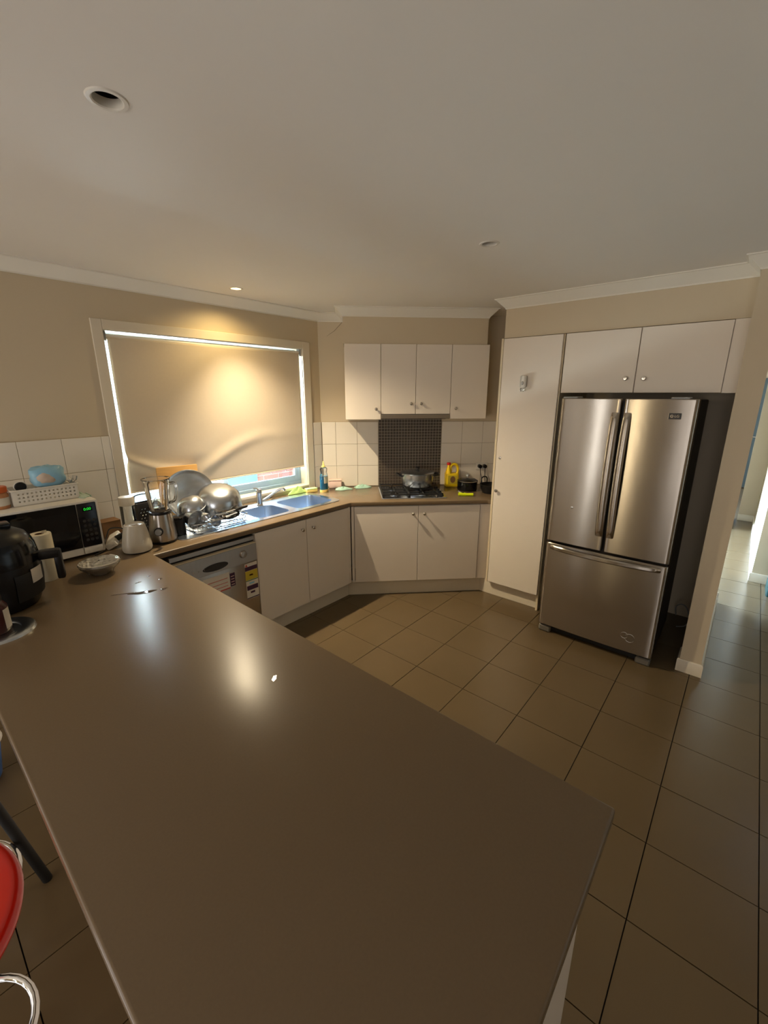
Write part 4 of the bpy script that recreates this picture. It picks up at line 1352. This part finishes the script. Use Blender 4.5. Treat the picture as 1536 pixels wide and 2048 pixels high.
obj('label', MB().lathe([(0.0485, 0.018), (0.0485, 0.060)], 20, None, R(-150), R(10)), 'paper', t)
obj('lid', MB().lathe([(0.045, 0.085), (0.047, 0.087), (0.047, 0.112), (0.043, 0.116), (0, 0.116)], 28), 'orange', t)
cloth('tea_towel', 'pale green tea towel spread on the microwave top, right of the basket', (0.722, 2.99, MT), 0.030, 0.13, 0.012, 'paleg', 12, 0)
obj('hanging_corner', MB().prism(rrect(-0.045, 0.045, -0.003, 0.003, 0.002, 2), -0.055, 0.006, 0.001, 1), 'paleg', bpy.data.objects['tea_towel'], loc=(0.038, -0.03, 0.0), rotz=R(90))

# paper towel roll
t = thing('paper_roll', 'upright cream paper roll between air fryer and microwave', 'paper roll', (0.432, 2.600, 0.9))
obj('paper', MB().lathe([(0.020, 0.0), (0.046, 0.0), (0.047, 0.004), (0.047, 0.236), (0.045, 0.24), (0.020, 0.24), (0.020, 0.0)], 32), 'roll', t)
obj('core', MB().lathe([(0.0195, 0.001), (0.0195, 0.239), (0.018, 0.239), (0.018, 0.001), (0.0195, 0.001)], 24), 'card', t)
obj('loose_sheet', MB().box(0.010, 0.030, 0.0, 0.0015, 0.238, 0.252), 'roll', t)

# air fryer
t = thing('air_fryer', 'black air fryer with basket handle on the peninsula', 'air fryer', (0.215, 2.40, 0.9))
prof = [(0, 0.0), (0.125, 0.0), (0.140, 0.010), (0.158, 0.06), (0.166, 0.13), (0.166, 0.22), (0.158, 0.275), (0.135, 0.322), (0.09, 0.350), (0.04, 0.360), (0, 0.361)]
obj('body', MB().lathe(prof, 40), 'black', t)
obj('top_band', MB().lathe([(0.1672, 0.200), (0.1675, 0.225), (0.160, 0.276), (0.150, 0.300), (0.149, 0.298), (0.158, 0.275), (0.165, 0.22)], 40), 'enamel', t)
bk = obj('basket_drawer', MB().lathe([(0.1612, 0.05), (0.1690, 0.12), (0.1695, 0.165), (0.1680, 0.168)], 20, None, R(-75), R(30)), 'blackm', t)
hd = Vector((math.cos(R(-18)), math.sin(R(-18)), 0))
hs = Vector((-hd.y, hd.x, 0))
mx = Matrix(((hd.x, hs.x, 0, 0), (hd.y, hs.y, 0, 0), (0, 0, 1, 0), (0, 0, 0, 1)))
hb = MB().box(0.150, 0.240, -0.022, 0.022, 0.188, 0.228, 0.008, 2, mx)
hb.box(0.217, 0.247, -0.020, 0.020, 0.085, 0.226, 0.008, 2, mx)
obj('handle', hb, 'black', t)
obj('vent_lid', MB().box(0.0, 0.09, -0.035, 0.035, 0.346, 0.372, 0.008, 2), 'enamel', t)
a0 = R(-62)
obj('sticker', MB().lathe([(0.1702, 0.115), (0.1712, 0.178)], 8, None, R(-52), R(-28)), 'paper', t, label='white sticker')
obj('indicator', MB().sphere((0.155 * math.cos(R(-85)), 0.155 * math.sin(R(-85)), 0.225), 0.006, 10), 'stred', t)

# metal stand lid with a dark red mug on it
t = thing('metal_lid', 'round shiny metal lid lying on the peninsula at its left edge', 'lid', (0.165, 2.125, 0.9))
obj('disc', MB().lathe([(0, 0.006), (0.065, 0.005), (0.072, 0.010), (0.098, 0.014), (0.112, 0.008), (0.116, 0.0), (0.108, 0.002), (0.07, 0.0), (0, 0.001)], 40), 'pot', t)
t = thing('sauce_jar', 'dark red jar with white label standing on the metal lid', 'jar', (0.148, 2.135, 0.9065))
obj('body', MB().lathe([(0, 0), (0.055, 0), (0.060, 0.008), (0.060, 0.10), (0.046, 0.125), (0, 0.125)], 32), 'darkred', t)
obj('lid', MB().lathe([(0.047, 0.125), (0.049, 0.127), (0.049, 0.150), (0.044, 0.154), (0, 0.154)], 28), 'black', t)
obj('label', MB().lathe([(0.0606, 0.015), (0.0606, 0.095)], 8, None, R(-52), R(-14)), 'paper', t)

# bowl with cling film
t = thing('bowl', 'white bowl covered in crinkled cling film on the peninsula', 'bowl', (0.628, 2.480, 0.9))
obj('bowl', MB().lathe([(0, 0.0), (0.036, 0.0), (0.040, 0.006), (0.066, 0.030), (0.088, 0.062), (0.092, 0.066), (0.088, 0.067), (0.062, 0.035), (0.034, 0.010), (0, 0.008)], 36), 'white', t)
fl = MB()
rnd = random.Random(2)
n, k = 10, 40
for i in range(n + 1):
    for j in range(k):
        a = 2 * PI * j / k
        r_ = 0.097 * i / n
        fl.v.append((r_ * math.cos(a), r_ * math.sin(a), 0.068 + rnd.uniform(-0.002, 0.005) - (0.012 if i == n else 0)))
for i in range(n):
    for j in range(k):
        j2 = (j + 1) % k
        fl.f.append((i * k + j, i * k + j2, (i + 1) * k + j2, (i + 1) * k + j))
obj('cling_film', fl, 'film', t, sharp=10)
sk = MB()
for i, (r_, z) in enumerate(((0.097, 0.056), (0.084, 0.040), (0.064, 0.020), (0.054, 0.002))):
    for j in range(k):
        a = 2 * PI * j / k
        q = r_ + rnd.uniform(-0.004, 0.005)
        sk.v.append((q * math.cos(a), q * math.sin(a), z + rnd.uniform(0, 0.003)))
for i in range(3):
    for j in range(k):
        j2 = (j + 1) % k
        sk.f.append((i * k + j, i * k + j2, (i + 1) * k + j2, (i + 1) * k + j))
obj('film_skirt', sk, 'film', t, sharp=10)

# power board with black plug between microwave and cream blender base
t = thing('power_board', 'white power board with a black plug, beside the microwave', 'power board', (0.850, 2.915, 0.9), R(66))
obj('case', MB().box(-0.115, 0.115, -0.032, 0.032, 0.0, 0.038, 0.008, 2, Matrix.Rotation(R(-28), 4, 'X') @ Matrix.Translation((0, 0, 0.012))), 'white', t)
pg = obj('plug', MB().cyl((-0.035, -0.010, 0.045), (-0.045, -0.050, 0.070), 0.020, 0.014, n=16), 'black', t)
cw = smooth_pts([(-0.045, -0.050, 0.070), (-0.060, -0.075, 0.080), (-0.05, -0.045, 0.11), (-0.01, 0.02, 0.105), (0.0, 0.045, 0.06), (-0.06, 0.06, 0.012), (-0.13, 0.05, 0.005), (-0.19, 0.09, 0.005)], 6)
obj('cord', MB().tube(cw, 0.004, 6), 'black', pg)
for x in (0.015, 0.065):
    obj('socket', MB().box(x - 0.018, x + 0.018, -0.018, 0.018, 0.044, 0.0475, 0.002, 1, Matrix.Rotation(R(-28), 4, 'X')), 'blackm', t)
t = thing('carton', 'brown carton on the bench behind the power board', 'box', (0.885, 3.125, 0.9), R(4))
obj('box', MB().box(-0.055, 0.055, -0.05, 0.05, 0.0, 0.105, 0.002), 'card', t)
obj('flap', MB().box(-0.055, 0.055, -0.052, 0.05, 0.1055, 0.1085, 0.001, 1), 'card', t)


# ------------------------------------------------------------------ spilled water on the peninsula
def puddle(name, label, loc, sx, sy, seed, rotz=0.0, group=None, h=0.0014):
    rnd = random.Random(seed)
    ph = [rnd.uniform(0, 6.28) for _ in range(4)]
    mb = MB()
    k = 28
    rows = [(1.0, 0.0), (0.93, h * 0.7), (0.75, h), (0.3, h)]
    for s_, z in rows:
        for j in range(k):
            a = 2 * PI * j / k
            e_ = 1 + 0.22 * math.sin(2 * a + ph[0]) + 0.16 * math.sin(3 * a + ph[1]) + 0.08 * math.sin(5 * a + ph[2])
            mb.v.append((s_ * e_ * sx * math.cos(a), s_ * e_ * sy * math.sin(a), z))
    for i in range(len(rows) - 1):
        for j in range(k):
            j2 = (j + 1) % k
            mb.f.append((i * k + j, i * k + j2, (i + 1) * k + j2, (i + 1) * k + j))
    mb.f.append(tuple(3 * k + j for j in range(k)))
    o = obj(name, mb, 'water', loc=loc, rotz=rotz, sharp=60)
    return tag(o, label, 'water', group)


g_ = 'water drops on the peninsula'
puddle('water_spill', 'irregular puddle of spilled water on the peninsula in front of the bowl', (0.675, 2.068, 0.9002), 0.050, 0.017, 1, R(-32), g_)
puddle('water_spill', 'thin curved trickle of water left of the puddle', (0.607, 2.125, 0.9002), 0.045, 0.0035, 4, R(-28), g_)
puddle('water_drop', 'water drop right of the puddle', (0.755, 2.032, 0.9002), 0.016, 0.010, 2, R(-20), g_)
puddle('water_drop', 'small water drop above the puddle, nearest the bowl', (0.705, 2.205, 0.9002), 0.012, 0.006, 3, 0, g_)
puddle('water_drop', 'water drop between the puddle and the dishwasher corner', (0.795, 2.165, 0.9002), 0.013, 0.007, 6, 0.4, g_)
puddle('water_drop', 'tiny water drop farthest along toward the cream blender base', (0.772, 2.245, 0.9002), 0.008, 0.005, 7, 0.4, g_)
t = obj('plastic_scrap', MB().prism([(-0.016, -0.004), (0.0, -0.007), (0.018, 0.0), (0.012, 0.008), (-0.008, 0.006)], 0.0, 0.0012), 'film', loc=(0.694, 1.064, 0.9002), rotz=R(30))
tag(t, 'small torn scrap of clear film in the middle of the peninsula', 'scrap')

# ------------------------------------------------------------------ stools at the near left
t = thing('bar_stool', 'red moulded bar stool with chrome rings at the near side of the peninsula', 'stool', (-0.175, 1.205, 0))
obj('seat', MB().lathe([(0, 0.600), (0.10, 0.602), (0.16, 0.618), (0.182, 0.634), (0.192, 0.654), (0.196, 0.672), (0.192, 0.684), (0.184, 0.690), (0.172, 0.689), (0.15, 0.682), (0.08, 0.665), (0, 0.660)], 56, Matrix.Diagonal((1.0, 1.25, 1, 1))), 'redseat', t, sharp=60)
obj('column', MB().lathe([(0, 0.01), (0.030, 0.01), (0.030, 0.35), (0.022, 0.352), (0.022, 0.60), (0, 0.60)], 20), 'chrome', t)
obj('base', MB().lathe([(0, 0.03), (0.05, 0.026), (0.10, 0.012), (0.115, 0.004), (0.115, 0.0), (0, 0.0)], 40), 'chrome', t)
rp = [(0.0 + 0.15 * math.cos(2 * PI * k / 36), -0.01 + 0.15 * math.sin(2 * PI * k / 36), 0.27) for k in range(36)]
obj('foot_ring', MB().tube(rp, 0.010, 16, closed=True), 'chrome', t, sharp=60)
obj('ring_strut', MB().tube([(-0.02, 0, 0.27), (-0.14, 0.0, 0.27)], 0.008, 8), 'chrome', t)

t = thing('bar_stool', 'black-legged stool with a chrome ring, partly behind the red stool', 'stool', (-0.17, 1.70, 0))
for a, b in (((0.15, 0.068), (0.258, 0.079)), ((-0.09, 0.12), (-0.18, 0.20)), ((-0.09, -0.10), (-0.22, -0.16))):
    obj('leg', MB().tube([(a[0], a[1], 0.62), (b[0], b[1], 0.0)], 0.016, 12), 'blackm', t)
obj('seat', MB().lathe([(0, 0.60), (0.17, 0.60), (0.182, 0.61), (0.182, 0.63), (0.17, 0.64), (0, 0.64)], 32), 'blackm', t)
obj('foot_ring', MB().tube([(0.197 * math.cos(2 * PI * k / 40), 0.197 * math.sin(2 * PI * k / 40), 0.25) for k in range(40)], 0.012, 16, closed=True), 'chrome', t, sharp=60)
t = thing('bucket', 'blue plastic bucket on the floor beside the peninsula overhang', 'bucket', (-0.02, 2.56, 0))
obj('tub', MB().lathe([(0, 0.0), (0.095, 0.0), (0.10, 0.01), (0.125, 0.20), (0.130, 0.203), (0.122, 0.20), (0.096, 0.012), (0, 0.01)], 32), 'pail', t)
obj('rim', MB().tube([(0.127 * math.cos(2 * PI * k / 32), 0.127 * math.sin(2 * PI * k / 32), 0.20) for k in range(32)], 0.006, 8, closed=True), 'white', t)

# ------------------------------------------------------------------ bin at the hallway corner
t = thing('bin', 'dark green bin with black lid at the hallway wall end', 'bin', (5.16, -0.475, 0))
obj('tub', MB().prism(rrect(-0.15, 0.15, -0.13, 0.13, 0.03, 4), 0.0, 0.40, 0.01, 2), 'green', t)
obj('lid', MB().prism(rrect(-0.16, 0.16, -0.14, 0.14, 0.035, 4), 0.402, 0.45, 0.012, 2), 'black', t)
